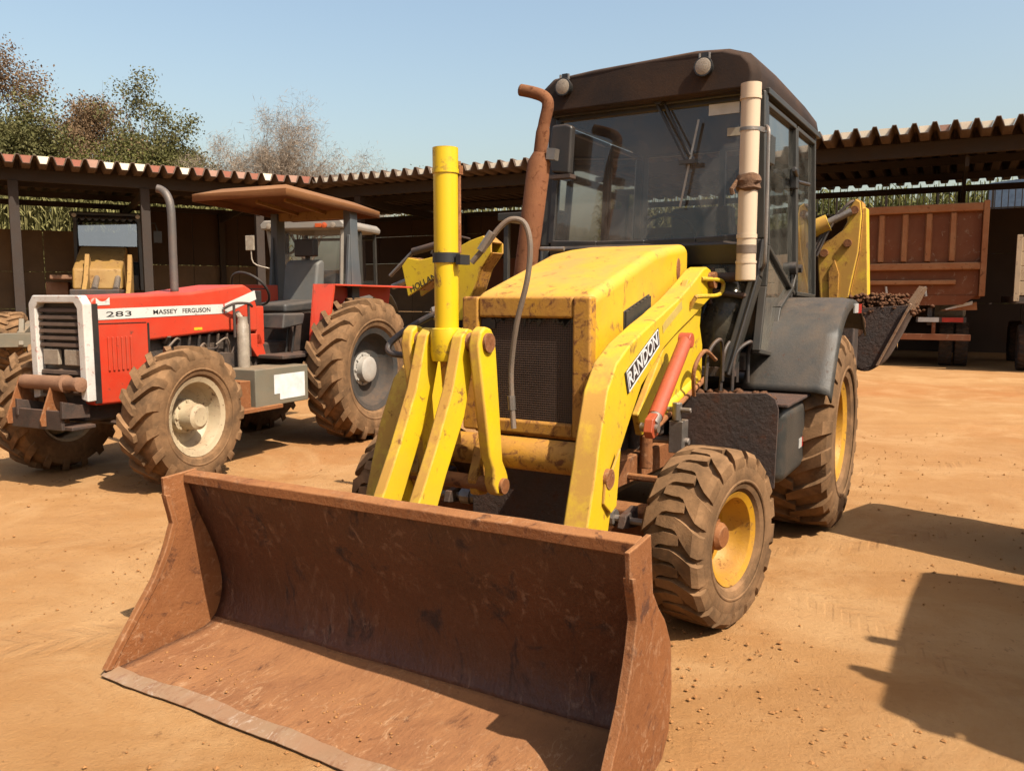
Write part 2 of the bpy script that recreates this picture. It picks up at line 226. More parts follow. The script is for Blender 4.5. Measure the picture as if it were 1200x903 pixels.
# ------------------------------------------------------------------ mesh helpers
class MB:
    def __init__(s): s.bm = bmesh.new()
    def face(s, vs):
        try: return s.bm.faces.new(vs)
        except ValueError: return None
    def hexa(s, p):                                     # 8 points: bottom 4, top 4
        v = [s.bm.verts.new(q) for q in p]
        for f in ((3, 2, 1, 0), (4, 5, 6, 7), (0, 1, 5, 4), (1, 2, 6, 5), (2, 3, 7, 6), (3, 0, 4, 7)): s.face([v[i] for i in f])
        return s
    def box(s, x0, x1, y0, y1, z0, z1):
        return s.hexa([(x0, y0, z0), (x1, y0, z0), (x1, y1, z0), (x0, y1, z0), (x0, y0, z1), (x1, y0, z1), (x1, y1, z1), (x0, y1, z1)])
    def bar(s, a, b, w, h, up=(0, 0, 1), w2=None, h2=None):   # a rectangular bar from a to b
        a, b, up = Vector(a), Vector(b), Vector(up); d = (b - a).normalized(); sd = d.cross(up)
        if sd.length < 1e-4: sd = d.cross(Vector((1, 0, 0)))
        sd.normalize(); u = sd.cross(d); w2 = w2 or w; h2 = h2 or h; P = []
        for c, ww, hh in ((a, w, h), (b, w2, h2)):
            P += [c - sd * ww / 2 - u * hh / 2, c + sd * ww / 2 - u * hh / 2, c + sd * ww / 2 + u * hh / 2, c - sd * ww / 2 + u * hh / 2]
        return s.hexa(P)
    def prism(s, pts, a0, a1, axis='y'):
        f = {'y': lambda p, a: (p[0], a, p[1]), 'x': lambda p, a: (a, p[0], p[1]), 'z': lambda p, a: (p[0], p[1], a)}[axis]
        A = [s.bm.verts.new(f(p, a0)) for p in pts]; B = [s.bm.verts.new(f(p, a1)) for p in pts]
        s.face(A[::-1]); s.face(B); k = len(pts)
        for i in range(k): s.face([A[i], A[(i + 1) % k], B[(i + 1) % k], B[i]])
        return s
    def tube(s, path, r, seg=12, cap=True):
        path = [Vector(p) for p in path]; k = len(path); rs = r if isinstance(r, (list, tuple)) else [r] * k; rings = []; u = None
        for i, p in enumerate(path):
            t = (path[min(i + 1, k - 1)] - path[max(i - 1, 0)]).normalized()
            if u is None: u = t.orthogonal().normalized()
            u = (u - t * u.dot(t)); u = u.normalized() if u.length > 1e-6 else t.orthogonal().normalized(); w = t.cross(u)
            rings.append([s.bm.verts.new(p + (u * math.cos(2 * math.pi * j / seg) + w * math.sin(2 * math.pi * j / seg)) * rs[i]) for j in range(seg)])
        for i in range(k - 1):
            for j in range(seg): s.face([rings[i][j], rings[i][(j + 1) % seg], rings[i + 1][(j + 1) % seg], rings[i + 1][j]])
        if cap: s.face(rings[0][::-1]); s.face(rings[-1])
        return s
    def lathe(s, prof, c=(0, 0, 0), axis='y', seg=40, closed=False, cap=True):
        c = Vector(c); rings = []
        for a, r in prof:
            row = []
            for j in range(seg):
                t = 2 * math.pi * j / seg; x, z = r * math.cos(t), r * math.sin(t)
                row.append(s.bm.verts.new(c + Vector({'y': (x, a, z), 'x': (a, x, z), 'z': (x, z, a)}[axis])))
            rings.append(row)
        k = len(rings)
        for i in range(k if closed else k - 1):
            for j in range(seg): s.face([rings[i][j], rings[i][(j + 1) % seg], rings[(i + 1) % k][(j + 1) % seg], rings[(i + 1) % k][j]])
        if not closed and cap:
            if prof[0][1] > 1e-4: s.face(rings[0][::-1])
            if prof[-1][1] > 1e-4: s.face(rings[-1])
        return s
    def grid(s, rows):
        V = [[s.bm.verts.new(p) for p in r] for r in rows]
        for i in range(len(V) - 1):
            for j in range(len(V[0]) - 1): s.face([V[i][j], V[i][j + 1], V[i + 1][j + 1], V[i + 1][j]])
        return s
    def mesh(s, name, mat, smooth=.6, flat=False):
        bmesh.ops.remove_doubles(s.bm, verts=s.bm.verts, dist=1e-5)
        bmesh.ops.recalc_face_normals(s.bm, faces=s.bm.faces)
        for f in s.bm.faces: f.smooth = not flat
        if not flat and smooth:
            for e in s.bm.edges:
                if len(e.link_faces) == 2 and e.calc_face_angle(0) > smooth: e.smooth = False
        me = bpy.data.meshes.new(name); s.bm.to_mesh(me); s.bm.free(); me.materials.append(mat if not isinstance(mat, str) else M[mat]); return me
    def build(s, name, mat, parent=None, bevel=0, solid=0, smooth=.6, seg=2, off=0, split=False):
        if split:                                        # every loose piece becomes a part of its own
            s.bm.verts.ensure_lookup_table(); seen = set(); out = None
            for v0 in s.bm.verts:
                if v0 in seen: continue
                isl = [v0]; seen.add(v0)
                for v in isl:
                    for e in v.link_edges:
                        w = e.other_vert(v)
                        if w not in seen: seen.add(w); isl.append(w)
                q = MB(); mp = {v: q.bm.verts.new(v.co) for v in isl}
                for f in {f for v in isl for f in v.link_faces}: q.face([mp[v] for v in f.verts])
                o = q.build(name, mat, parent, bevel, solid, smooth, seg, off); out = out or o
            s.bm.free(); return out
        me = s.mesh(name, mat, 0 if bevel else smooth)
        o = bpy.data.objects.new(name, me); COL.objects.link(o); o.parent = parent
        if solid:
            md = o.modifiers.new('solid', 'SOLIDIFY'); md.thickness = solid; md.offset = off
        if bevel:
            md = o.modifiers.new('bevel', 'BEVEL'); md.width = bevel; md.segments = seg; md.limit_method = 'ANGLE'; md.angle_limit = R(32); md.harden_normals = True
        return o
def tag(o, label=None, cat=None, group=None, kind=None):
    for k, v in (('label', label), ('category', cat), ('group', group), ('kind', kind)):
        if v: o[k] = v
    return o
def thing(name, label, cat, loc, head=None, rz=None, group=None):
    o = bpy.data.objects.new(name, None); COL.objects.link(o); o.location = (*loc, 0) if len(loc) == 2 else loc
    o.rotation_euler.z = rz if rz is not None else (math.atan2(-math.cos(R(head)), -math.sin(R(head))) if head is not None else 0)
    o.empty_display_size = .2
    return tag(o, label, cat, group)
def copy_tree(o, parent=None, skip=()):
    c = o.copy(); COL.objects.link(c); c.parent = parent
    for ch in list(o.children):
        if ch.name.split('.')[0] in skip: continue
        copy_tree(ch, c, skip)
    return c
def smooth_path(pts, n=6):                              # Catmull-Rom
    P = [Vector(p) for p in pts]; out = []
    for i in range(len(P) - 1):
        a, b, c, d = P[max(i - 1, 0)], P[i], P[i + 1], P[min(i + 2, len(P) - 1)]
        for k in range(n):
            t = k / n; out.append(.5 * ((2 * b) + (c - a) * t + (2 * a - 5 * b + 4 * c - d) * t * t + (3 * b - a - 3 * c + d) * t ** 3))
    return out + [P[-1]]
def lettering(body, size, o, ux, uy, parent, mat='ink', depth=.002, fit=None, bold=.0, name='lettering'):
    """text standing on a surface: origin o, reading along ux, up uy"""
    cu = bpy.data.curves.new('t', 'FONT'); cu.body = body; cu.size = size; cu.extrude = depth; cu.offset = bold; cu.align_x = 'LEFT'; cu.align_y = 'BOTTOM_BASELINE'
    t = bpy.data.objects.new('t', cu); COL.objects.link(t); dg = bpy.context.evaluated_depsgraph_get()
    me = bpy.data.meshes.new_from_object(t.evaluated_get(dg)); COL.objects.unlink(t); bpy.data.objects.remove(t)
    xs = [v.co.x for v in me.vertices]; k = fit / (max(xs) - min(xs)) if fit else 1; x0 = min(xs)
    ux, uy, o = Vector(ux).normalized(), Vector(uy), Vector(o); un = ux.cross(uy.normalized()).normalized()
    for v in me.vertices: v.co = o + ux * (v.co.x - x0) * k + uy * v.co.y + un * v.co.z
    me.materials.clear(); me.materials.append(M[mat])
    ob = bpy.data.objects.new(name, me); COL.objects.link(ob); ob.parent = parent; return ob

# ------------------------------------------------------------------ wheels
def tyre_mesh(Rr, w, rr, lugs, h, lw, sweep, kink=.0, mat='rubber', curve=1., inner=-.12, down=.35, wide=1., bend=None):
    """carcass + moulded bars. lugs per side, h bar height, lw bar width (fraction of pitch), sweep = angle from centre to shoulder"""
    b = MB(); Rc = Rr - h; hw = w / 2; dr = Rc - rr
    prof = [(-hw * .72, rr), (-hw * .90, rr + dr * .14), (-hw, rr + dr * .42), (-hw * .985, rr + dr * .70), (-hw * .90, rr + dr * .90), (-hw * .62, Rc * .996), (0, Rc),
            (hw * .62, Rc * .996), (hw * .90, rr + dr * .90), (hw * .985, rr + dr * .70), (hw, rr + dr * .42), (hw * .90, rr + dr * .14), (hw * .72, rr)]
    b.lathe(prof, seg=56, cap=False)
    # sidewall ring
    b.lathe([(hw * .985, rr + dr * .30), (hw * 1.012, rr + dr * .33), (hw * 1.012, rr + dr * .36), (hw * .99, rr + dr * .39)], seg=48, cap=False)
    prof_r = lambda t: Rc * (1 - .004 * t * t) if t < .62 else (Rc * .996 + (rr + dr * .90 - Rc * .996) * (t - .62) / .28 if t < .9 else (rr + dr * .90) + (rr + dr * .70 - rr - dr * .9) * (t - .9) / .085)
    pitch = 2 * math.pi / lugs
    for sgn in (1, -1):
        for k in range(lugs):
            th0 = k * pitch + (pitch / 2 if sgn < 0 else 0); st = []
            ts = [inner, .15, .38, .62, .82, .93, .975] if bend is None else [inner, -.1, .15, .28, .45, .62, .82, .93, .975]
            for q, t in enumerate(ts):
                f = max(0, (t - inner) / (1 - inner)); a = th0 + (sweep * (f ** curve) + kink * math.sin(f * math.pi * 1.5) if bend is None else sweep * max(0, (t - bend) / (1 - bend)))
                y = sgn * hw * t; base = prof_r(abs(t)) - .012
                hh = Rr * (1 - .012 * t * t) if t < .9 else Rr * .988 - (t - .9) / .075 * down * dr
                ny = hw * sgn * (.03 if t > .9 else 0)
                half = pitch * lw / 2 * (.8 if q == 0 else 1) * (1.12 if t > .8 else 1) * (1 + (wide - 1) * min(1, max(0, (t - .28) / .3))); tp = .86
                hh = max(hh, base + .02)
                row = []
                for rad, wd, oy in ((base, half, 0), (hh, half * tp, ny)):
                    for e in (-1, 1): row.append(b.bm.verts.new((rad * math.cos(a + e * wd), y + oy, rad * math.sin(a + e * wd))))
                st.append(row)                          # b-, b+, t-, t+
            for i in range(len(st) - 1):
                A, B_ = st[i], st[i + 1]
                b.face([A[2], A[3], B_[3], B_[2]]); b.face([A[0], A[2], B_[2], B_[0]]); b.face([A[3], A[1], B_[1], B_[3]])
            for e in (st[0], st[-1]): b.face([e[0], e[1], e[3], e[2]])
    bmesh.ops.recalc_face_normals(b.bm, faces=b.bm.faces)
    return b.mesh('tyre', mat, .5)
def rim_mesh(rr, w, mat, dish=.1, hole=.0):
    hw = w / 2 * .74; b = MB()
    pr = [(-hw, rr * 1.0), (-hw * .9, rr * .93), (hw * .55, rr * .90), (hw * .95, rr * .96), (hw * 1.06, rr * 1.035), (hw * 1.10, rr * 1.03), (hw * 1.06, rr * .99), (hw * .98, rr * .90), (hw * .6, rr * .85),
          (hw - dish * .7, rr * .82), (hw - dish, rr * .70), (hw - dish * 1.05, rr * .45), (hw - dish * .9, rr * .30), (hw - dish * .9, 0.001)]
    b.lathe(pr, seg=40, cap=False); return b.mesh('wheel', mat, .5)
def hub_mesh(r, y0, y1, mat, bolts=8, cap=True):
    b = MB(); b.lathe([(y0, r * 1.25), (y0 + (y1 - y0) * .25, r * 1.25), (y0 + (y1 - y0) * .3, r), (y1 - .02, r * .95), (y1, r * .7), (y1, .001)], seg=24)
    for k in range(bolts):
        a = 2 * math.pi * k / bolts; b.tube([(math.cos(a) * r * 1.12, y0, math.sin(a) * r * 1.12), (math.cos(a) * r * 1.12, y0 + (y1 - y0) * .25 + .02, math.sin(a) * r * 1.12)], .014, 6)
    return b.mesh('hub', mat, .6)
def wheel(parent, rim_me, tyre_me, hub_me, loc, side, steer=0, roll=0):
    w = bpy.data.objects.new('wheel', rim_me); COL.objects.link(w); w.parent = parent; w.location = loc
    w.rotation_euler = (0, roll, R(steer) + (0 if side > 0 else math.pi))
    for me, nm in ((tyre_me, 'tyre'), (hub_me, 'hub')):
        if me is None: continue
        o = bpy.data.objects.new(nm, me); COL.objects.link(o); o.parent = w
        if nm == 'tyre' and side < 0: o.scale.x = -1
    return w

# ------------------------------------------------------------------ the ground
def build_ground():
    def axis(lo, hi, f0, f1, step, far):
        a = [f0 + (f1 - f0) * i / round((f1 - f0) / step) for i in range(round((f1 - f0) / step) + 1)]
        s, x = step, f0; L = []
        while x > lo: s *= 1.6; x -= s; L.append(max(x, lo))
        s, x = step, f1; H_ = []
        while x < hi: s *= 1.6; x += s; H_.append(min(x, hi))
        return L[::-1] + a + H_
    X = axis(-900, 900, -7, 7, .07, 0); Y = axis(-300, 1500, .8, 12, .07, 0); V = []; F = []
    for y in Y:
        for x in X:
            k = max(0, 1 - max(abs(x) - 6, 0) / 8) * max(0, 1 - max(abs(y - 6) - 6, 0) / 8)
            z = 0
            if k > 0:
                z = noise.noise(Vector((x * .9, y * .9, 3))) * .010 + noise.noise(Vector((x * 5, y * 5, 9))) * .005 + noise.noise(Vector((x * 14, y * 14, 1))) * .0025 - .008
            V.append((x, y, z * k))
    nx = len(X)
    for j in range(len(Y) - 1):
        for i in range(nx - 1): F.append((j * nx + i, j * nx + i + 1, (j + 1) * nx + i + 1, (j + 1) * nx + i))
    me = bpy.data.meshes.new('ground'); me.from_pydata(V, [], F); me.materials.append(M['ground'])
    for p in me.polygons: p.use_smooth = True
    o = bpy.data.objects.new('ground', me); COL.objects.link(o); tag(o, 'dry orange dirt yard with faint wheel tracks', None, None, 'structure')
    rnd = random.Random(3); V = []; F = []               # crumbs of soil on it
    for k in range(26000):
        d = 1.6 + 9 * rnd.random() ** 1.5; a = rnd.uniform(-.7, .7); x, y = d * math.sin(a) * 1.1, d * math.cos(a)
        if noise.noise(Vector((x * .8, y * .8, 5))) < rnd.uniform(-.35, .5): continue
        r = .0018 + .011 * rnd.random() ** 6; b = len(V)
        for q in ((1, 0, 0), (0, 1, 0), (-1, 0, 0), (0, -1, 0), (0, 0, .8), (0, 0, -.8)):
            V.append((x + q[0] * r * rnd.uniform(.7, 1.4), y + q[1] * r * rnd.uniform(.7, 1.4), r * .2 + q[2] * r * rnd.uniform(.6, 1.1) - .003))
        for f in ((0, 1, 4), (1, 2, 4), (2, 3, 4), (3, 0, 4), (1, 0, 5), (2, 1, 5), (3, 2, 5), (0, 3, 5)): F.append(tuple(b + i for i in f))
    me = bpy.data.meshes.new('soil_crumbs'); me.from_pydata(V, [], F); me.materials.append(M['soil_crumb'])
    o = bpy.data.objects.new('soil_crumbs', me); COL.objects.link(o); tag(o, 'loose crumbs of orange soil scattered over the yard', 'soil', None, 'stuff')
M['soil_crumb'] = worn('orange_soil_crumb', (.42, .20, .075), (.34, .155, .06), .95, spec=.1, dust=.2, dustcol=(.5, .26, .1), scale=9., bump=0)
build_ground()

# ------------------------------------------------------------------ sheds
def shed(name, label, p0, u, length, depth, zf, zr, posts, panels, seed, zwall=4.0, capscale=1., capmix=(.4, .3, .3), gapwall=()):
    rnd = random.Random(seed)
    t = thing(name, label, 'shed', p0, rz=math.atan2(u[1], u[0]))
    pitch = .385; hh = .21; n = int(length / pitch); prof = []
    for k in range(n):
        x = k * pitch; prof += [(x, 0), (x + pitch * .28, 0), (x + pitch * .5, hh), (x + pitch * .72, hh)] if False else [(x, 0), (x + pitch * .42, 0), (x + pitch * .62, hh), (x + pitch * .80, hh)]
    prof.append((n * pitch, 0)); b = MB(); rows = []
    for j in range(9):
        f = j / 8; y = -.25 + f * (depth + .6); z = zf + (zr - zf) * f - .05 * math.sin(math.pi * f)
        rows.append([(x, y + (.03 * noise.noise(Vector((x * 2, 1, seed))) if j == 0 else 0), z + q) for x, q in prof])
    b.grid(rows).build('roof', 'roof_sheet', t, solid=.022, smooth=.3)
    for k in range(n):                                   # mortar plugs at the ends of the channels
        x = k * pitch; q = MB(); c0, c1 = x - pitch * .2, x + pitch * .62; hz = hh * capscale * rnd.uniform(.8, 1.0); e = pitch * .2 * hz / hh
        q.prism([(x + .012, .004), (x + pitch * .42 - .012, .004), (x + pitch * .42 + e - .02, hz), (x - e + .02, hz)], -.20 + .012 * rnd.random(), -.12, 'y')
        q.bm.transform(Matrix.Translation((0, 0, zf + .012)))
        q.build('end_cap', rnd.choices(('cap_cream', 'cap_red', 'cap_pink'), capmix)[0], t)
    b = MB().box(0, n * pitch, .52, .68, zf - .36, zf - .06); b.build('front_beam', 'timber', t)
    for yy in (depth * .35, depth * .7):
        z = zf + (zr - zf) * (yy + .25) / (depth + .6) - .06
        MB().box(0, n * pitch, yy, yy + .1, z - .2, z - .03).build('purlin', 'timber', t)
    z = zr - .08
    MB().box(0, n * pitch, depth - .05, depth + .07, z - .22, z - .05).build('rear_beam', 'timber', t)
    for x in posts:
        if x > 0: MB().box(x - .12, x + .12, .49, .71, 0, zf - .365).build('post', 'timber', t, .01)
        x = abs(x)
        MB().box(x - .1, x + .1, depth - .32, depth - .12, 0, zr - .31).build('post', 'timber', t, .01)
        MB().bar((x, .72, zf - .5), (x, depth - .33, zr - .5), .08, .22).build('rafter', 'timber', t)
    for x0, x1, rowsz in panels:                         # back wall of concrete slabs and boards
        k = max(1, round((x1 - x0) / 1.6))
        for i in range(k):
            a, c = x0 + (x1 - x0) * i / k, x0 + (x1 - x0) * (i + 1) / k
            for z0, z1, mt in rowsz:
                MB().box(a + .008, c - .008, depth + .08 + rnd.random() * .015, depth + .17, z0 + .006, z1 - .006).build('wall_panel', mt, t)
    return t
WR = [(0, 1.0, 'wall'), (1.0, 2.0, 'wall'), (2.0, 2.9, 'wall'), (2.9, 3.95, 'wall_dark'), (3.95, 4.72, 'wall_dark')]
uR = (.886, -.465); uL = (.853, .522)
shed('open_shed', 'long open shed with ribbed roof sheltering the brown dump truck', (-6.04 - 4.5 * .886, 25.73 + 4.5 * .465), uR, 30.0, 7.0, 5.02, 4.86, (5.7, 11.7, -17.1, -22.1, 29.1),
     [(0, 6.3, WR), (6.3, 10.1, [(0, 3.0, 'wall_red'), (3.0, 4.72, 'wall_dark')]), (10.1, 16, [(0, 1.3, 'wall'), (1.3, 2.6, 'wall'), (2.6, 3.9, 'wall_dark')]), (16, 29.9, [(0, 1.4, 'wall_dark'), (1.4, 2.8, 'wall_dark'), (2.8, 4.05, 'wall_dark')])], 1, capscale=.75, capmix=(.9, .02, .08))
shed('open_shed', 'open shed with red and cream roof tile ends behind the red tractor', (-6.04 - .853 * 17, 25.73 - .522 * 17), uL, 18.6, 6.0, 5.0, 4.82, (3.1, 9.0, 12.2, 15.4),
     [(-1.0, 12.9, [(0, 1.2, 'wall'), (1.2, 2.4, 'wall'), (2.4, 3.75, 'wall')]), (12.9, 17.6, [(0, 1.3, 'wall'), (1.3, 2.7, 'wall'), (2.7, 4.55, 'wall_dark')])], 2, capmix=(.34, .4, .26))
shed('open_shed', 'open shed across the yard that the windscreen mirrors', (-15.5, 8.5), (-.18, -.984), 24, 5.5, 4.6, 4.4, (1, 5, 9, 13, 17, 21),
     [(0, 24, [(0, 1.3, 'wall'), (1.3, 3.2, 'wall')])], 5, capmix=(.8, .1, .1))

# ------------------------------------------------------------------ backhoe loader in front
BH = thing('backhoe_loader', 'muddy yellow backhoe loader with its front bucket lowered to the dirt', 'backhoe loader', (1.29, 6.22), 30.5)
def backhoe(t):
    # chassis and running gear
    b = MB(); b.box(-1.2, 2.28, -.30, -.20, .52, .88); b.box(-1.2, 2.28, .20, .30, .52, .88); b.box(-1.1, .9, -.42, .42, .45, .95); b.build('chassis', 'chassis', t, .012)
    b = MB(); b.box(.95, 2.27, -.24, .24, .60, 1.12); b.box(1.2, 1.9, .24, .31, .70, 1.05); b.tube([(1.5, .36, .8), (1.5, .36, 1.1)], .05, 12); b.tube([(1.75, .33, .74), (1.75, .33, .98)], .04, 10)
    b.build('engine', 'engine', t, .012)
    MB().prism([(-.36, .30), (.36, .30), (.36, .84), (-.36, .84)], 2.30, 2.36, 'x').build('front_plate', 'dark_mud', t, .01)
    b = MB(); b.box(2.02, 2.20, -.78, .78, .36, .52); b.prism([(2.0, .5), (2.22, .5), (2.26, .62), (1.96, .62)], -.2, .2); b.build('front_axle', 'rust', t, .015)
    for s in (1, -1):
        b = MB(); b.tube([(2.11, s * .70, .28), (2.11, s * .70, .60)], .06, 14); b.box(2.04, 2.18, s * .70 - .05, s * .70 + .05, .36, .52); b.build('steering_knuckle', 'chassis', t, .01)
        b = MB(); b.tube([(2.30, s * .20, .50), (2.30, s * .42, .50)], .034, 12); b.tube([(2.30, s * .42, .50), (2.29, s * .66, .49)], .018, 10); b.tube([(2.30, s * .40, .50), (2.30, s * .46, .50)], .044, 10); b.build('tie_rod', 'steel', t)
        b = MB(); b.prism([(2.2, .44), (2.38, .47), (2.36, .53), (2.2, .55)], s * .52 - .02, s * .52 + .02); b.build('axle_bracket', 'chassis', t, .006)
    MB().tube([(0, -.8, .66), (0, .8, .66)], .13, 18).build('rear_axle', 'chassis', t)
    b = MB(); b.prism([(1.0, .60), (2.2, .62), (2.24, .70), (2.2, .76), (1.0, .74)], .30, .42); b.tube([(1.9, .46, .86), (1.9, .46, .68)], .035, 10); b.tube([(2.05, .40, .66), (2.05, .66, .66)], .02, 8); b.build('side_rail', 'rust', t, .01)
    b = MB(); b.tube([(1.66, .36, .80), (1.66, .62, .80)], .022, 8); b.box(1.62, 1.72, .52, .60, .74, .92); b.tube([(1.7, .56, .92), (1.7, .56, 1.02)], .028, 10); b.tube([(1.7, .50, .98), (1.7, .64, .98)], .016, 8); b.build('valve', 'steel', t, .005)

    # hood
    b = MB(); hp = [(2.36, .95), (2.36, 1.60), (2.30, 1.625), (1.52, 1.855), (1.30, 1.89), (.98, 1.925), (.92, 1.915), (.92, 1.25), (1.5, 1.10), (2.15, .95)]
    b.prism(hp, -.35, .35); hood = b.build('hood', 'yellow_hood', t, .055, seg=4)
    b = MB(); b.box(2.358, 2.43, -.372, -.272, .90, 1.60); b.box(2.358, 2.43, .272, .372, .90, 1.60); b.box(2.36, 2.425, -.272, .272, 1.492, 1.60); b.box(2.36, 2.425, -.272, .272, .90, .972)
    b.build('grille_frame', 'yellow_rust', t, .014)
    g = MB().box(2.362, 2.374, -.272, .272, .972, 1.492).build('radiator_core', 'black', t)
    b = MB(); k = 44
    for i in range(k + 1): y = -.272 + .544 * i / k; b.box(2.392, 2.396, y - .0022, y + .0022, .972, 1.492)
    for i in range(k + 1): z = .972 + .52 * i / k; b.box(2.3965, 2.4, -.272, .272, z - .0022, z + .0022)
    b.build('grille_mesh', 'mesh_brown', t)
    b = MB(); b.box(2.401, 2.408, -.262, -.18, 1.435, 1.482); rnd = random.Random(4)
    for i in range(22): y = rnd.uniform(-.26, .25); b.prism([(y, 1.49), (y + rnd.uniform(.02, .05), 1.49), (y + .012, 1.49 - rnd.uniform(.01, .05))], 2.401, 2.407, 'x')
    b.build('torn_foam', 'black', t)
    sl = lambda x: 1.611 - (x - 1.62) * .257
    v = MB().prism([(1.615, 1.508), (1.615, 1.615), (1.98, 1.522), (1.98, 1.418)], .349, .356).build('side_vent', 'black', t, .006)
    for i in range(7):
        x = 1.635 + i * .05; MB().hexa([(x, .3565, sl(x) - .098), (x + .03, .3565, sl(x) - .106), (x + .03, .362, sl(x) - .106), (x, .372, sl(x) - .098), (x, .3565, sl(x) - .004), (x + .03, .3565, sl(x) - .012), (x + .03, .362, sl(x) - .012), (x, .372, sl(x) - .004)]).build('slat', 'cab', v)
    b = MB(); b.lathe([(.350, .001), (.350, .05), (.354, .05), (.354, .001)], (0, 0, 0), 'y', 20); b.bm.transform(Matrix.Translation((1.13, 0, 1.765)) @ Matrix.Diagonal((.62, 1, 1.35, 1))); b.build('hood_latch', 'rust', t)
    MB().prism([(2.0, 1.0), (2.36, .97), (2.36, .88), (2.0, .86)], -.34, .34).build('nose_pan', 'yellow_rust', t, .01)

    # loader arms: they stand wider at the bucket than beside the hood
    ap = [(.87, 1.66), (.90, 1.72), (.95, 1.765), (1.02, 1.78), (1.10, 1.762), (1.30, 1.675), (1.55, 1.58), (1.785, 1.51), (2.056, 1.455), (2.38, 1.38), (2.60, 1.30), (2.73, 1.185), (2.83, .97), (2.95, .62), (3.34, .34), (3.40, .25), (3.31, .16), (3.05, .26), (2.70, .53), (2.57, .85), (2.39, 1.0), (2.19, 1.155), (1.87, 1.28), (1.53, 1.40), (1.23, 1.49), (.90, 1.60)]
    fy = lambda x: -.11 * min(1, max(0, (2.85 - x) / 1.1))
    def splay(b, s):
        for cx in (1.75, 2.85): bmesh.ops.bisect_plane(b.bm, geom=b.bm.verts[:] + b.bm.edges[:] + b.bm.faces[:], plane_co=(cx, 0, 0), plane_no=(1, 0, 0))
        for v in b.bm.verts: v.co.y += s * fy(v.co.x)
        return b
    for s in (1, -1):
        sw = lambda a, c: tuple(sorted((s * a, s * c)))
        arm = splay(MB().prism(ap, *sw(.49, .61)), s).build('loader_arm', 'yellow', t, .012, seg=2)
        b = MB(); b.tube([(2.74, s * .485, .80), (2.74, s * .622, .80)], .045, 18); b.tube([(.97, s * .36, 1.70), (.97, s * .54, 1.70)], .05, 18); b.tube([(3.31, s * .46, .25), (3.31, s * .64, .25)], .05, 18); b.build('pivot_pin', 'rust', arm, split=True)
        b = MB(); b.prism([(2.62, .92), (2.70, .84), (2.78, .80), (2.80, .70), (2.72, .64), (2.66, .66)], *sw(.605, .618)); b.build('weld_plate', 'yellow', arm, .004)
        # lift cylinder under the arm
        b = MB(); b.tube([(1.70, s * .595, 1.352), (2.28, s * .65, 1.02)], .038, 18); c = b.build('lift_cylinder', 'orange', t)
        b = MB(); b.tube([(2.25, s * .65, 1.04), (2.335, s * .655, .99)], .034, 12); b.build('rod', 'steel', c)
        b = MB(); b.prism([(2.27, .985), (2.31, 1.045), (2.37, 1.02), (2.39, .96), (2.36, .925), (2.30, .935)], *sw(.63, .675)); b.tube([(1.68, s * .56, 1.362), (1.68, s * .63, 1.362)], .042, 16); b.build('cylinder_eye', 'orange', c, .006, split=True)
        b = MB(); b.tube([(2.335, s * .60, .975), (2.335, s * .69, .975)], .022, 14); b.build('eye_pin', 'steel', c)
        # tower that carries arm and cylinder
        b = MB(); tp = [(1.0, 1.70), (1.30, 1.70), (1.60, 1.40), (2.06, .99), (2.0, .87), (1.05, 1.03), (1.0, 1.10), (1.0, 1.30), (1.06, 1.42)]
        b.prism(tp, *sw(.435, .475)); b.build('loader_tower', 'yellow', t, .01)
        b = MB(); b.tube([(1.86, s * .50, .90), (1.02, s * .50, 1.09)], .016, 8); b.build('stay_rod', 'rust', t)
        b = MB(); b.tube([(1.72, s * .45, .95), (1.12, s * .45, 1.08)], .045, 14); b.build('hydraulic_pipe', 'yellow', t)
    la = [c for c in t.children if c.name.startswith('loader_arm')][0]
    # badge
    P = [(2.440, 1.142), (1.870, 1.345), (1.908, 1.437), (2.492, 1.246)]
    bd = splay(MB().prism(P, .6115, .6145), 1).build('badge', 'ink', la)
    V3 = lambda x, y, z: Vector((x, y + fy(x), z))
    c = [V3(x, .6155, z) for x, z in P]; ctr = sum(c, Vector()) / 4; ux = (c[1] - c[0]).normalized(); uy = c[3] - c[0]; b = MB()
    for i in range(4): p, q = ctr + (c[i] - ctr) * .93, ctr + (c[(i + 1) % 4] - ctr) * .93; b.bar(p, q, .003, .006, up=(q - p).cross(Vector((0, 1, 0))))
    b.build('badge_border', 'white_label', bd)
    lettering('RANDON', 1., c[0] + ux * .035 + uy * .19, ux, uy * .92, bd, 'white_label', .0015, fit=.53, bold=.012)
    b = MB(); b.prism([(1.80, 1.40), (1.48, 1.53), (1.495, 1.575), (1.815, 1.445)], .6112, .6122); splay(b, 1).build('faded_decal', 'faded', la)
    b = MB(); b.tube(smooth_path([(1.14, .50, 1.705), (.93, .55, 1.70), (.88, .56, 1.67), (.97, .56, 1.61), (1.30, .54, 1.60), (1.34, .53, 1.59), (1.34, .50, 1.53)], 5), .013, 8); b.build('grab_handle', 'yellow', t)
    # cross tube and bucket linkage
    MB().tube([(2.62, -.495, .845), (2.62, .495, .845)], .078, 24).build('cross_tube', 'yellow_rust', t)
    for y0, y1 in ((-.30, -.24), (-.10, -.04)):
        b = MB(); b.prism([(2.79, 1.39), (2.81, 1.44), (2.87, 1.455), (2.92, 1.42), (3.00, 1.18), (3.13, .93), (3.28, .68), (3.34, .50), (3.30, .44), (3.22, .48), (3.05, .80), (2.90, 1.05), (2.82, 1.30)], y0, y1); b.build('bucket_link', 'yellow', t, .01)
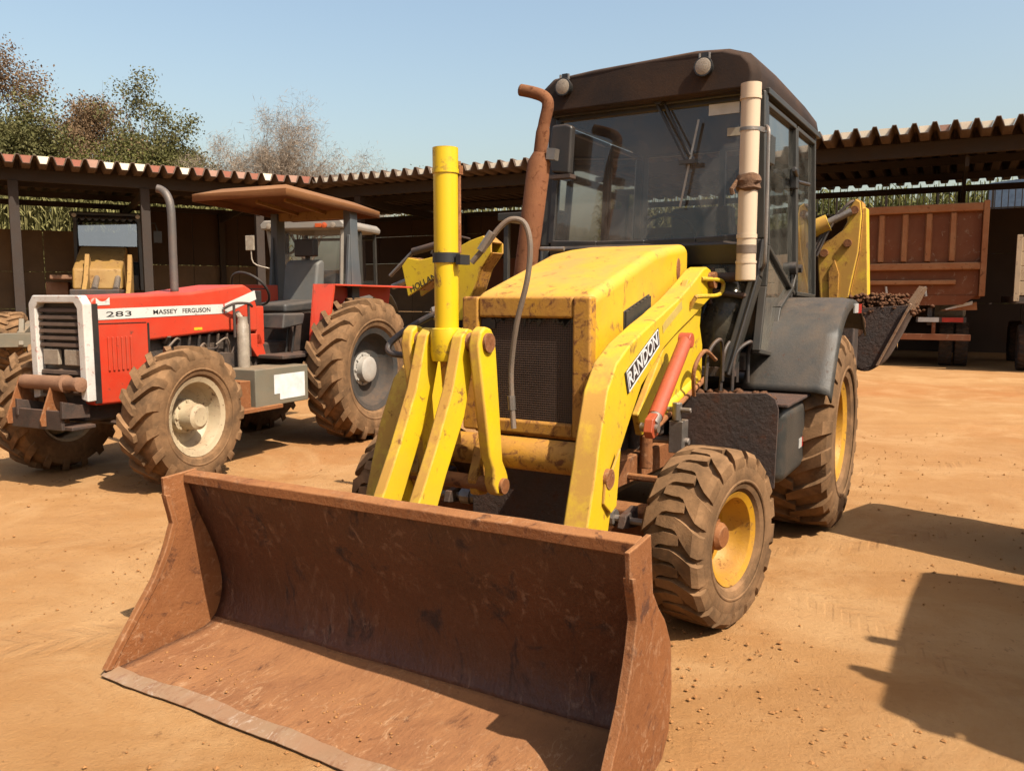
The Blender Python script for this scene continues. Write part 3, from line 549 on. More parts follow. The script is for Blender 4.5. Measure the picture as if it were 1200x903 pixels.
    for y0, y1 in ((-.005, .055), (-.39, -.33)):
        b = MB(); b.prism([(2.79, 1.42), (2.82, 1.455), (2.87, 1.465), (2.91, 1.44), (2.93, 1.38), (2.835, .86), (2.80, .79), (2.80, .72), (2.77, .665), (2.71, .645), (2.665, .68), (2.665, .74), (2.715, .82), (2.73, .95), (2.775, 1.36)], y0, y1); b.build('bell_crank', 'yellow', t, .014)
    for y0, y1 in ((-.12, -.07), (-.47, -.42)):
        b = MB(); b.prism([(2.60, .78), (2.66, .925), (2.70, .88), (2.77, .72), (2.74, .64), (2.66, .63)], y0, y1); b.build('crank_bracket', 'yellow_rust', t, .008)
    MB().tube([(2.855, -.40, 1.39), (2.855, .07, 1.39)], .045, 18).build('link_pin', 'rust', t)
    MB().tube([(2.725, -.50, .70), (2.725, .072, .70)], .038, 16).build('link_pin', 'rust', t)
    b = MB(); b.lathe([(1.30, .03), (1.30, .070), (1.33, .077), (1.42, .077), (1.45, .072), (1.455, .056), (2.16, .057), (2.16, .062), (2.18, .062), (2.18, .059), (2.275, .059), (2.275, .05), (2.26, .045), (2.26, .001)], (2.855, -.17, 0), 'z', 28)
    pole = b.build('tilt_cylinder', 'yellow_clean', t)
    b = MB(); b.tube([(2.855, -.17, 1.31), (2.80, -.17, .90)], .034, 14); b.build('rod', 'yellow_rust', pole)
    b = MB(); b.lathe([(1.755, .058), (1.755, .064), (1.80, .064), (1.80, .058)], (2.855, -.17, 0), 'z', 24); b.box(2.80, 2.88, -.10, -.075, 1.745, 1.79); b.build('strap', 'strap', pole)
    b = MB(); b.tube([(2.80, -.135, 1.80), (2.80, -.135, 2.22)], .011, 8); b.box(2.785, 2.815, -.15, -.12, 2.16, 2.2); b.build('oil_line', 'rust', pole)
    # hoses
    toL = lambda pts: pts
    b = MB(); b.tube(smooth_path([(2.65, -.36, 1.52), (2.68, -.42, 1.49), (2.74, -.52, 1.42), (2.80, -.56, 1.36), (2.82, -.53, 1.32), (2.80, -.42, 1.31)], 6), .016, 10); b.build('black_hose', 'hose', t)
    b = MB(); b.tube(smooth_path([(2.70, -.13, 1.76), (2.68, -.06, 1.84), (2.66, .00, 1.92), (2.64, .055, 1.96), (2.62, .115, 1.94), (2.62, .145, 1.84), (2.62, .13, 1.68), (2.62, .07, 1.46), (2.60, .03, 1.25), (2.60, .035, 1.08), (2.61, .05, .96)], 6), .0135, 10); b.build('grey_hose', 'hose_grey', t)
    b = MB(); b.tube([(2.69, -.085, 1.815), (2.672, -.03, 1.90)], .021, 10); b.tube([(2.60, .03, 1.12), (2.60, .035, 1.05)], .019, 10); b.build('hose_fitting', 'steel', t, split=True)
    b = MB(); b.tube([(2.64, -.40, 1.54), (2.655, -.37, 1.49)], .02, 8); b.tube([(2.80, -.46, 1.31), (2.80, -.39, 1.31)], .02, 8); b.build('hose_fitting', 'steel', t, split=True)
    for i, (a, c) in enumerate((((1.02, .60, 1.02), .0), ((.98, .66, 1.02), .05), ((1.20, .56, 1.04), .02))):
        b = MB(); x, y, z = a; b.tube(smooth_path([(x, y, z), (x - .02, y + .01, z + .22), (x - .10, y + .03 + c, z + .30), (x - .17, y + .05, z + .22), (x - .18, y + .05, z + .04)], 6), .012, 8); b.build('hydraulic_hose', 'hose', t)
    b = MB(); b.tube(smooth_path([(1.35, .54, 1.02), (1.42, .56, 1.18), (1.30, .58, 1.28), (1.14, .60, 1.22)], 6), .013, 8); b.build('hydraulic_hose', 'rust', t)
    # exhaust
    b = MB(); b.lathe([(0, .03), (0, .074), (.74, .074), (.80, .045), (.80, .02)], (0, 0, 0), 'z', 22); ex = b.build('muffler', 'pipe_rust', t)
    ex.location = (1.30, -.635, 1.72); ex.rotation_euler = (R(-8.2), 0, 0)
    b = MB(); b.tube(smooth_path([(0, 0, .78), (0, 0, .96), (0, .012, 1.09), (0, -.02, 1.14), (0, -.10, 1.165), (0, -.20, 1.18)], 5), [.042, .042, .042, .042, .042, .036, .036, .036, .036, .036] + [.036] * 16, 14, False); b.build('exhaust_pipe', 'pipe_rust', ex, solid=.004)
    b = MB(); b.box(-.11, -.06, .03, .10, .02, .07); b.box(-.03, .03, .06, .12, .76, .83); b.tube([(-.02, .08, .2), (-.02, .25, .22)], .014, 8); b.build('clamp', 'steel', ex, split=True)
    b = MB(); b.prism([(.98, 1.70), (1.38, 1.70), (1.38, 1.50), (.98, 1.50)], -.70, -.42); b.build('exhaust_base', 'chassis', t, .02)

    # cab
    for s in (1, -1):
        pth = [(.70, s * .715, 2.86), (.76, s * .755, 1.95), (.80, s * .74, 1.72), (.90, s * .66, 1.32), (.95, s * .62, 1.12)]
        b = MB()
        for i in range(4): b.bar(pth[i], pth[i + 1], .07, .085, up=(1, 0, 0))
        b.build('front_pillar', 'cab', t, .012)
        b = MB(); b.tube([Vector(p) + Vector((.045, s * .02, 0)) for p in pth[1:]], .012, 8); b.build('pillar_seal', 'black', t)
        # door
        def side(b, x0, x1, z0, z1, w, f=lambda z: .75 - .03 * max(0, (z - 1.9)) / .95): b
        yo = lambda z: s * (.762 - .045 * max(0., z - 1.9))
        dr = MB(); D = [(.64, 2.80), (.66, 1.92), (.70, 1.66), (.82, 1.26), (.46, 1.22), (.28, 1.52), (-.10, 1.66), (-.18, 1.75), (-.20, 2.80)]
        dp = [Vector((x, yo(z), z)) for x, z in D]
        for i in range(len(dp)): dr.bar(dp[i], dp[(i + 1) % len(dp)], .03, .05, up=(0, 1, 0))
        dr.bar((.66, yo(1.92), 1.92), (-.17, yo(1.80), 1.62), .028, .045, up=(0, 1, 0))
        door = dr.build('door', 'cab', t, .006)
        ctr = sum(dp, Vector()) / len(dp)
        b = MB(); f = [b.bm.verts.new(Vector((x, yo(z) - s * .002, z))) for x, z in D[:2] + [(-.17, 1.63), D[8]]]; b.face(f); b.build('door_glass', 'door_glass', door)
        b = MB(); f = [b.bm.verts.new(Vector((x, yo(z) - s * .004, z))) for x, z in [(.655, 1.89)] + D[2:7]]; b.face(f); b.build('lower_glass', 'dirty_glass', door)
        b = MB(); b.box(-.17, -.09, min(s * .735, s * .78), max(s * .735, s * .78), 2.36, 2.50); b.tube([(-.13, s * .77, 2.45), (.06, s * .79, 2.47)], .018, 8); b.build('door_handle', 'black', door, .005)
        b = MB(); b.box(.48, .60, min(s * .728, s * .76), max(s * .728, s * .76), 2.44, 2.62); b.build('door_lamp_box', 'cab', door, .006)
        b = MB(); b.tube([(-.12, s * .75, 1.80), (-.12, s * .80, 1.80)], .045, 14); b.tube([(-.12, s * .765, 1.76), (-.10, s * .765, 1.45)], .012, 8); b.build('door_latch', 'black', door)
        # rear side window
        b = MB(); Q = [(-.25, 2.80), (-.23, 1.62), (-.92, 1.60), (-.90, 2.80)]; qp = [Vector((x, yo(z), z)) for x, z in Q]
        for i in range(4): b.bar(qp[i], qp[(i + 1) % 4], .03, .05, up=(0, 1, 0))
        b.box(-.95, -.22, min(s * .70, s * .745), max(s * .70, s * .745), 1.20, 1.60)
        rw = b.build('rear_side_frame', 'cab', t, .006)
        b = MB(); b.face([b.bm.verts.new(p - Vector((0, s * .002, 0))) for p in qp]); b.build('rear_side_glass', 'door_glass', rw)
        b = MB(); b.bar((-.94, s * .70, 2.86), (-.96, s * .735, 1.2), .07, .07); b.build('rear_pillar', 'cab', t, .012)
        b = MB(); b.tube([(-.22, s * .76, 2.42), (-.42, s * .80, 2.42)], .014, 8); b.tube([(-.24, s * .76, 1.80), (-.24, s * .81, 1.80)], .03, 10); b.build('window_latch', 'black', t, split=True)
        # fender
        fp = [(.66, 1.00), (.56, 1.16), (.42, 1.36), (.24, 1.50), (.0, 1.575), (-.3, 1.58), (-.55, 1.52), (-.78, 1.36)]
        b = MB(); b.grid([[(x, s * y, z + dz) for y, dz in ((.64, 0), (.72, .0), (1.10, .0), (1.17, -.012), (1.19, -.06))] for x, z in smooth_fp(fp)]); fe = b.build('fender', 'fender', t, solid=.012, smooth=.9)
        if s > 0:
            b = MB(); b.box(-.28, -.12, 1.1885, 1.199, 1.485, 1.55); b.build('reflector', 'refl_white', fe); b = MB(); b.box(-.44, -.285, 1.1885, 1.199, 1.48, 1.545); b.build('reflector', 'refl_red', fe)
        # tank / step box and mudguard
        b = MB(); b.box(.42, 1.18, min(s * .46, s * 1.03), max(s * .46, s * 1.03), .50, .96); tk = b.build('fuel_tank', 'fender' if s > 0 else 'black', t, .07, seg=4)
        b = MB(); b.box(.40, 1.22, min(s * .44, s * 1.05), max(s * .44, s * 1.05), .966, .985); b.build('step_plate', 'dark_mud', t, .006)
        if s > 0:
            b = MB(); b.box(.70, .78, 1.0305, 1.034, .66, .72); b.build('reflector', 'refl_white', tk); b = MB(); b.box(.615, .695, 1.0305, 1.034, .66, .72); b.build('reflector', 'refl_red', tk)
        mg = [(.40, .52), (1.0, .50), (1.01, .96), (.99, 1.02), (.94, 1.05), (.40, 1.02)]
        b = MB().prism([(s * y, z) for y, z in mg], 1.26, 1.275, 'x'); b.box(1.20, 1.262, min(s * .40, s * .99), max(s * .40, s * .99), .995, 1.005); b.build('mudguard', 'dark_mud', t, .004)
    # header, roof
    rp = [(-.735, 2.85), (-.75, 2.93), (-.735, 3.02), (-.66, 3.075), (-.35, 3.10), (0, 3.11), (.35, 3.115), (.56, 3.105), (.68, 3.06), (.735, 3.0), (.75, 2.93), (.735, 2.85)]
    b = MB()
    xs = [(.90, -.005, .93), (.86, .0, 1.0), (.2, .012, 1.0), (-.5, .0, 1.0), (-.98, -.03, 1.0), (-1.03, -.05, .96)]
    rows = []
    for x, dz, k in xs: rows.append([b.bm.verts.new((x + .014 * noise.noise(Vector((y * 7, x, 0))), y * (k if k < 1 else 1), 2.95 + (z - 2.95) * k + dz + (.010 * noise.noise(Vector((y * 9, x * 3, 2))) if z > 3 else 0))) for y, z in rp])
    for i in range(len(rows) - 1):
        for j in range(len(rp)): b.face([rows[i][j], rows[i][(j + 1) % len(rp)], rows[i + 1][(j + 1) % len(rp)], rows[i + 1][j]])
    b.face(rows[0]); b.face(rows[-1][::-1]); roof = b.build('roof', 'cab_brown', t, .012)
    b = MB()
    for s in (1, -1): b.box(-1.0, .70, min(s * .725, s * .765), max(s * .725, s * .765), 2.845, 2.885)
    b.build('gutter', 'cab', roof, .006)
    for y in (-.54, .42):
        b = MB(); b.lathe([(.0, .03), (.0, .05), (.05, .06), (.06, .058)], (0, 0, 0), 'x', 22); b.box(.0, .03, -.02, .02, .05, .09); lp = b.build('work_lamp', 'black', t); lp.location = (.90, y, 2.995)
        b = MB(); b.lathe([(.058, .055), (.064, .04), (.066, .001)], (0, 0, 0), 'x', 22); b.build('lens', 'lamp', lp)
        b = MB(); b.tube([(.03, -.03, .05), (.03, -.03, .085)], .008, 6); b.tube([(.03, .03, .05), (.03, .03, .085)], .008, 6); b.build('bracket', 'steel', lp)
    # windscreen
    g = [(.79, -.705, 1.97), (.79, -.35, 1.955), (.79, 0, 1.95), (.79, .35, 1.955), (.79, .705, 1.97), (.745, .665, 2.83), (.745, -.665, 2.83)]
    b = MB(); b.face([b.bm.verts.new(p) for p in g]); b.build('windscreen', 'screen', t)
    b = MB(); gp = [Vector(p) for p in g]
    for i in range(len(gp)): b.bar(gp[i], gp[(i + 1) % len(gp)], .045, .04, up=(1, 0, 0))
    b.build('windscreen_seal', 'black', t, .008)
    b = MB(); b.box(.74, .80, -.69, .69, 2.835, 2.87); b.prism([(.80, 1.955), (.84, 1.93), (.80, 1.80), (.76, 1.80), (.76, 1.955)], -.70, .70); b.build('cowl', 'black', t, .008, split=True)
    b = MB(); b.prism([(-.74, 1.82), (.74, 1.82), (.62, 1.12), (-.62, 1.12)], .72, .73, 'x'); b.bm.transform(Matrix.Shear('XY', 4, (0, 0)) if False else Matrix.Identity(4)); b.build('front_panel', 'cab', t)
    b = MB(); b.face([b.bm.verts.new(p) for p in ((.80, .40, 1.80), (.80, .72, 1.80), (.94, .60, 1.16), (.94, .40, 1.16))]); b.face([b.bm.verts.new(p) for p in ((.80, -.40, 1.80), (.80, -.72, 1.80), (.94, -.60, 1.16), (.94, -.40, 1.16))]); b.build('lower_window', 'dirty_glass', t, solid=.006, split=True)
    b = MB(); b.box(.88, .96, .36, .66, 1.10, 1.16); b.tube([(.86, .42, 1.72), (.86, .66, 1.72)], .03, 10); b.tube([(.84, .48, 1.78), (.88, .48, 1.55)], .014, 8); b.tube([(.9, .44, 1.64), (.86, .70, 1.60)], .02, 8); b.build('cab_pipework', 'chassis', t, .004, split=True)
    b = MB(); b.box(-.95, .70, -.66, .66, 1.12, 1.22); b.build('cab_floor', 'chassis', t, .01)
    # rear wall frame
    b = MB()
    for a, c in (((-.95, -.68, 2.83), (-.95, .68, 2.83)), ((-.95, -.7, 1.9), (-.95, .7, 1.9)), ((-.95, 0, 1.9), (-.95, 0, 2.83))): b.bar(a, c, .05, .05)
    b.box(-.98, -.94, -.70, .70, 1.2, 1.5); b.build('rear_frame', 'cab', t, .006)
    b = MB(); b.box(-.40, .02, -.25, .25, 1.56, 1.70); b.box(-.50, -.38, -.25, .25, 1.66, 2.30); b.box(-.3, -.05, -.2, .2, 1.22, 1.56); b.build('seat', 'seat', t, .04, seg=3)
    b = MB(); b.box(.42, .68, -.30, .28, 1.22, 1.90); b.tube([(.50, 0, 1.88), (.34, 0, 2.02)], .035, 10); b.build('dashboard', 'cab', t, .03)
    b = MB(); ring = [Vector((.34 + .10 * math.sin(a) * .8, .19 * math.cos(a), 2.03 + .14 * math.sin(a))) for a in [2 * math.pi * k / 28 for k in range(29)]]; b.tube(ring, .013, 8, False); b.bar((.34, -.19, 2.03), (.34, .19, 2.03), .02, .02); b.build('steering_wheel', 'black', t)
    b = MB(); b.tube([(.45, .36, 1.7), (.36, .36, 2.05)], .014, 8); b.tube([(.36, .36, 2.05), (.355, .36, 2.1)], .026, 10); b.box(-.1, .5, .36, .56, 1.22, 1.7); b.build('lever_console', 'cab', t, .01)
    # things on the windscreen
    b = MB(); b.box(.752, .756, .40, .595, 2.74, 2.815); b.build('paper_notice', 'white_label', t)
    b = MB(); b.box(.764, .768, .525, .605, 2.60, 2.65); b.build('sticker', 'sticker', t)
    b = MB(); b.bar((.80, .35, 2.715), (.835, .25, 2.17), .013, .013); wp = b.build('wiper', 'steel', t)
    b = MB(); b.bar((.80, .06, 2.86), (.835, .285, 2.46), .018, .014); b.bar((.80, .11, 2.86), (.84, .31, 2.49), .014, .012); b.tube([(.79, .09, 2.86), (.84, .09, 2.86)], .03, 10); b.box(.82, .85, .24, .36, 2.44, 2.465); b.build('wiper_arm', 'black', wp)
    # mirror
    b = MB(); b.prism([(-.64, 2.44), (-.50, 2.42), (-.48, 2.74), (-.53, 2.76), (-.64, 2.76), (-.66, 2.60)], .86, .93, 'x'); mi = b.build('mirror', 'black', t, .02)
    b = MB(); b.tube([(.76, -.70, 2.62), (.88, -.64, 2.62)], .014, 8); b.box(.85, .94, -.65, -.49, 2.40, 2.425); b.build('mirror_bracket', 'chassis', mi)
    # cream pipe with its rag, bracket and grab rail
    b = MB(); b.lathe([(1.695, .05), (1.695, .056), (1.70, .06), (1.72, .061), (1.80, .060), (1.80, .0635), (1.815, .0635), (1.815, .058), (1.95, .058), (1.95, .062), (1.975, .062), (1.975, .057), (2.77, .057), (2.77, .0635), (2.79, .0635), (2.79, .061), (2.862, .061), (2.862, .052), (2.80, .05), (2.80, .001)], (.93, .71, 0), 'z', 26)
    pv = b.build('intake_pipe', 'pvc', t)
    b = MB(); b.lathe([(2.235, .06), (2.25, .074), (2.27, .068), (2.29, .078), (2.315, .069), (2.33, .062)], (.93, .71, 0), 'z', 18)
    for v in b.bm.verts: v.co += noise.noise_vector(v.co * 40) * .012
    b.tube([(.98, .655, 2.29), (1.02, .635, 2.24), (1.01, .64, 2.21)], .014, 6); b.build('rag', 'tape', pv)
    b = MB(); b.lathe([(1.86, .059), (1.86, .0605), (1.91, .0605), (1.91, .059)], (.93, .71, 0), 'z', 22); b.build('worn_band', 'hose_grey', pv)
    b = MB(); b.lathe([(2.585, .058), (2.585, .061), (2.605, .061), (2.605, .058)], (.93, .71, 0), 'z', 20); b.bar((.93, .76, 2.595), (.80, .775, 2.605), .02, .03); b.build('pipe_clamp', 'steel', pv)
    b = MB(); b.tube(smooth_path([(.80, .775, 2.63), (.85, .80, 2.60), (.86, .805, 2.52), (.87, .81, 2.1), (.87, .81, 1.84), (.85, .80, 1.79), (.80, .77, 1.76)], 5), .011, 8); b.build('grab_rail', 'steel', t)
    # mud lying on the step
    lump('mud_on_step', t, [(random.uniform(.9, 1.24), random.uniform(.46, .95), 1.0) for _ in range(46)], .028, 'soil')

    # front bucket
    t2 = t
    bp = [(3.635, .835), (3.585, .70), (3.51, .54), (3.445, .38), (3.42, .24), (3.435, .13), (3.48, .06), (3.56, .032), (3.75, .022), (3.985, .009)]
    P = smooth_path([(x, 0, z) for x, z in bp], 4); b = MB()
    ny = 40; rnd = random.Random(11); rows = []
    for i in range(ny + 1):
        y = -1.118 + 2.236 * i / ny
        rows.append([(p.x + .012 * noise.noise(Vector((y * 2.2, p.z * 4, 4))) * (1 if .1 < p.z < .75 else .2), y, p.z + (.006 * noise.noise(Vector((y * 3, p.x * 5, 8))) if p.z < .1 else 0)) for p in P])
    k = next(i for i, p in enumerate(P) if p.z < .075)
    def bt(b):                                           # the bucket hangs a little askew
        for v in b.bm.verts:
            v.co.z *= .957; f = v.co.z / .82; v.co.x += (-.02 + .031 * v.co.y) * f; v.co.z += .018 * v.co.y * f
        return b
    bk = bt(b.grid([r[:k + 1] for r in rows])).build('bucket', 'bucket_in', t, solid=.018, smooth=.9, off=0)
    bt(MB().grid([r[k:] for r in rows])).build('bucket_floor', 'bucket_floor', bk, solid=.018, smooth=.9, off=0)
    b = MB(); rows = []
    for i in range(31):
        y = -1.118 + 2.236 * i / 30; dz = .008 * noise.noise(Vector((y * 3.1, 0, 1))); dx = .010 * noise.noise(Vector((y * 2.3, 3, 1)))
        rows.append([b.bm.verts.new(p) for p in ((3.612 + dx, y, .815), (3.66 + dx, y, .805), (3.662 + dx, y, .852 + dz), (3.60 + dx, y, .862 + dz))])
    for i in range(30):
        for j in range(4): b.face([rows[i][j], rows[i][(j + 1) % 4], rows[i + 1][(j + 1) % 4], rows[i + 1][j]])
    b.face(rows[0]); b.face(rows[-1]); bt(b).build('top_bar', 'rust', bk, .006)
    b = MB(); rows = []
    for i in range(41):
        y = -1.135 + 2.27 * i / 40; dx = .014 * noise.noise(Vector((y * 2.5, 7, 1))) + .004 * noise.noise(Vector((y * 14, 7, 1)))
        rows.append([b.bm.verts.new(p) for p in ((3.965 + .6 * dx, y, .000), (4.04 + dx, y, .001), (4.045 + dx, y, .009), (4.02 + dx, y, .018), (3.965 + 2.2 * dx, y, .0215))])
    for i in range(40):
        for j in range(5): b.face([rows[i][j], rows[i][(j + 1) % 5], rows[i + 1][(j + 1) % 5], rows[i + 1][j]])
    b.face(rows[0]); b.face(rows[-1]); b.build('cutting_edge', 'edge', bk, .003)
    sp = [(3.585, .862), (3.765, .852), (3.755, .76), (3.712, .62), (3.735, .54), (3.80, .38), (3.93, .19), (4.03, .03), (4.02, .002), (3.63, .002), (3.45, .02), (3.385, .09), (3.365, .25), (3.38, .42), (3.45, .53), (3.515, .60), (3.56, .66)]
    spd = densify(sp, 3, .006)
    for s in (1, -1):
        b = bt(MB().prism(spd, min(s * 1.12, s * 1.138), max(s * 1.12, s * 1.138))); b.build('side_plate', 'rust', bk, .004)
        ep = densify([(3.757, .77), (3.714, .62), (3.737, .54), (3.802, .38), (3.932, .19), (4.035, .03)], 3, .004)
        inn = [(x - .03, z - .008) for x, z in ep]
        b = MB().prism(ep + inn[::-1], min(s * 1.112, s * 1.146), max(s * 1.112, s * 1.146)); bt(b).build('side_cutter', 'rust', bk, .004)
    b = MB()
    for y in (-.66, -.44, .44, .66): b.prism([(3.40, .45), (3.33, .40), (3.25, .28), (3.24, .18), (3.32, .12), (3.395, .2)], y - .015, y + .015)
    for y in (-.33, -.005): b.prism([(3.50, .60), (3.40, .60), (3.32, .50), (3.36, .42), (3.41, .38)], y - .012, y + .012)
    b.build('hinge_lug', 'rust', bk, .004, split=True)
    lump('soil_in_bucket', bk, [(3.48 + .06 * random.random() + .40 * random.random() ** 2.5, random.uniform(-1.08, 1.05), .028) for _ in range(420)], .006, 'soil_crumb')

    # rear frame, boom and digging bucket
    b = MB(); b.box(-1.35, -1.10, -1.0, 1.0, .45, 1.05); b.box(-1.45, -1.2, .45, 1.05, .5, 1.5); b.build('rear_frame_plate', 'chassis', t, .015)
    for s in (1, -1):
        b = MB(); b.box(-1.36, -1.2, min(s * .86, s * .98), max(s * .86, s * .98), .30, 1.35); b.box(-1.40, -1.16, min(s * .80, s * 1.0), max(s * .80, s * 1.0), .24, .31); b.build('stabiliser', 'chassis', t, .01)
    MB().box(-1.62, -1.36, .60, .94, .55, 1.45).build('swing_post', 'chassis', t, .02)
    boom = [(.64, 1.15), (.69, 1.55), (.66, 1.86), (.655, 2.05), (.76, 2.10), (.85, 2.17), (.895, 2.26), (.905, 2.37), (.945, 2.435), (.985, 2.41), (1.0, 2.30), (.985, 1.98), (.93, 1.66), (.88, 1.15)]
    for x0, x1 in ((-1.72, -1.685), (-1.98, -1.945)):
        bp2 = MB().prism(boom, x0, x1, 'x').build('boom_plate', 'yellow', t, .01)
    b = MB()
    for i in (0, 1, 2, 3, 4, 5, 8, 9, 10, 11, 12): p, q = boom[i], boom[i + 1]; b.bar((-1.833, p[0], p[1]), (-1.833, q[0], q[1]), .20, .018, up=Vector((0, q[0] - p[0], q[1] - p[1])).cross(Vector((1, 0, 0))))
    b.build('boom_web', 'yellow_rust', t, .003)
    ip = [(.73, 1.30), (.76, 1.60), (.75, 1.82), (.80, 1.92), (.84, 1.80), (.84, 1.55), (.82, 1.30)]
    MB().prism(ip, -1.683, -1.670, 'x').build('boom_rib', 'yellow_rust', t, .006)
    for y, z in ((.945, 2.34), (.90, 2.06), (.71, 1.98)): MB().tube([(-1.70, y, z), (-1.66, y, z)], .034, 14).build('boom_pin', 'rust', t)
    b = MB(); b.tube([(-1.62, .50, 2.14), (-1.64, .74, 2.24)], .075, 16); b.build('boom_cylinder', 'yellow', t)
    b = MB(); b.tube([(-1.64, .74, 2.24), (-1.67, .92, 2.33)], .032, 12); b.build('cylinder_rod', 'steel', t)
    for k in range(3):
        b = MB(); b.tube(smooth_path([(-1.60, .60 + .03 * k, 1.95), (-1.63, .70 + .03 * k, 2.16 + .02 * k), (-1.66, .84 + .02 * k, 2.34 + .02 * k), (-1.70, .93, 2.42)], 5), .013, 8); b.build('boom_hose', 'hose', t)
    MB().bar((-1.83, .95, 2.36), (-1.83, 1.0, 1.45), .16, .16, up=(1, 0, 0)).build('dipper', 'yellow', t, .01)
    # digging bucket, opening upwards, with soil
    kp = [(.93, 1.49), (.90, 1.25), (.97, 1.06), (1.08, .98), (1.19, 1.02), (1.30, 1.22), (1.43, 1.53)]
    K = smooth_path([(0, y, z) for y, z in kp], 4); rows = [[(x, p.y, p.z) for p in K] for x in (-2.10, -1.9, -1.7, -1.5)]
    kb = MB().grid(rows).build('digging_bucket', 'dark_mud', t, solid=.024)
    for x in (-2.10, -1.515): MB().prism(kp, x, x + .018, 'x').build('bucket_cheek', 'dark_mud', kb, .004)
    MB().bar((-1.49, 1.435, 1.54), (-1.49, 1.20, 1.02), .02, .035, up=(1, 0, 0)).build('bucket_lip', 'edge', kb, .004)
    for i in range(4): x = -2.06 + i * .17; MB().bar((x, 1.41, 1.50), (x, 1.50, 1.68), .06, .03, up=(1, 0, 0), w2=.03, h2=.012).build('tooth', 'edge', kb)
    rk = random.Random(5); lump('soil_heap', kb, [(-1.78 + rk.uniform(-.26, .27), 1.16 + rk.gauss(0, .11), 1.45 + rk.uniform(0, .17) * math.exp(-rk.gauss(0, .7) ** 2)) for _ in range(1700)], .020, 'soil')
    MB().tube([(-1.60, .98, 1.36), (-1.46, .98, 1.36)], .12, 20).build('bucket_pivot', 'soil', t)
    b = MB(); b.bar((-1.83, 1.0, 1.5), (-1.83, 1.05, 1.2), .12, .12, up=(1, 0, 0)); b.build('bucket_linkage', 'chassis', t, .01)

    # wheels
    fr = tyre_mesh(.435, .315, .225, 18, .026, .42, -.24, mat='rubber', inner=-.40, down=.30, wide=1.75, bend=.22)
    fm = rim_mesh(.225, .315, M['yellow_rim'], .13); fh = hub_mesh(.072, -.03, .075, M['rust'], 8)
    wheel(t, fm, fr, fh, (2.11, .885, .43), 1, -11); wheel(t, fm, fr, fh, (2.11, -.885, .43), -1, -11)
    rr = tyre_mesh(.672, .49, .345, 21, .036, .44, .20, mat='rubber', inner=-.10, down=.40)
    rm = rim_mesh(.345, .49, M['yellow_rim'], .16); rh = hub_mesh(.11, -.02, .12, M['yellow_rust'], 8)
    wheel(t, rm, rr, rh, (0, .945, .667), 1); wheel(t, rm, rr, rh, (0, -.945, .667), -1)
def smooth_fp(fp): return [(p.x, p.z) for p in smooth_path([(x, 0, z) for x, z in fp], 3)]
def densify(pts, k, amp):
    out = []
    for i in range(len(pts)):
        p, q = pts[i], pts[(i + 1) % len(pts)]
        for j in range(k if i < len(pts) - 1 else 1):
            f = j / k; x, z = p[0] + (q[0] - p[0]) * f, p[1] + (q[1] - p[1]) * f
            out.append((x + amp * noise.noise(Vector((x * 9, z * 9, 3))), max(.001, z + amp * noise.noise(Vector((x * 9, z * 9, 8))))))
    return out
def lump(name, parent, pts, r, mat):
    V = []; F = []; rnd = random.Random(len(pts))
    for x, y, z in pts:
        b = len(V); s = r * rnd.uniform(.4, 1.3); ico = [(1, 0, 0), (-1, 0, 0), (0, 1, 0), (0, -1, 0), (0, 0, 1), (0, 0, -1), (.6, .6, .6), (-.6, .6, .6), (.6, -.6, .6), (-.6, -.6, .6)]
        for q in ico: V.append((x + q[0] * s * rnd.uniform(.7, 1.3), y + q[1] * s * rnd.uniform(.7, 1.3), z + q[2] * s * rnd.uniform(.6, 1.1)))
        for f in ((4, 6, 8), (4, 7, 6), (4, 9, 7), (4, 8, 9), (0, 8, 6), (2, 6, 7), (1, 7, 9), (3, 9, 8), (0, 6, 2), (2, 7, 1), (1, 9, 3), (3, 8, 0), (0, 2, 5), (2, 1, 5), (1, 3, 5), (3, 0, 5)): F.append(tuple(b + i for i in f))
    me = bpy.data.meshes.new(name); me.from_pydata(V, [], F); me.materials.append(M[mat])
    for p in me.polygons: p.use_smooth = True
    o = bpy.data.objects.new(name, me); COL.objects.link(o); o.parent = parent; o['kind'] = 'stuff'; return o
M['mesh_brown'] = worn('brown_grille_mesh', (.12, .07, .05), None, .6, dust=.4, dustcol=(.2, .11, .07), scale=4., bump=0)
M['faded'] = plain('faded_decal', (.70, .50, .12), .5)
M['sticker'] = plain('cream_sticker', (.5, .42, .3), .5)
backhoe(BH)

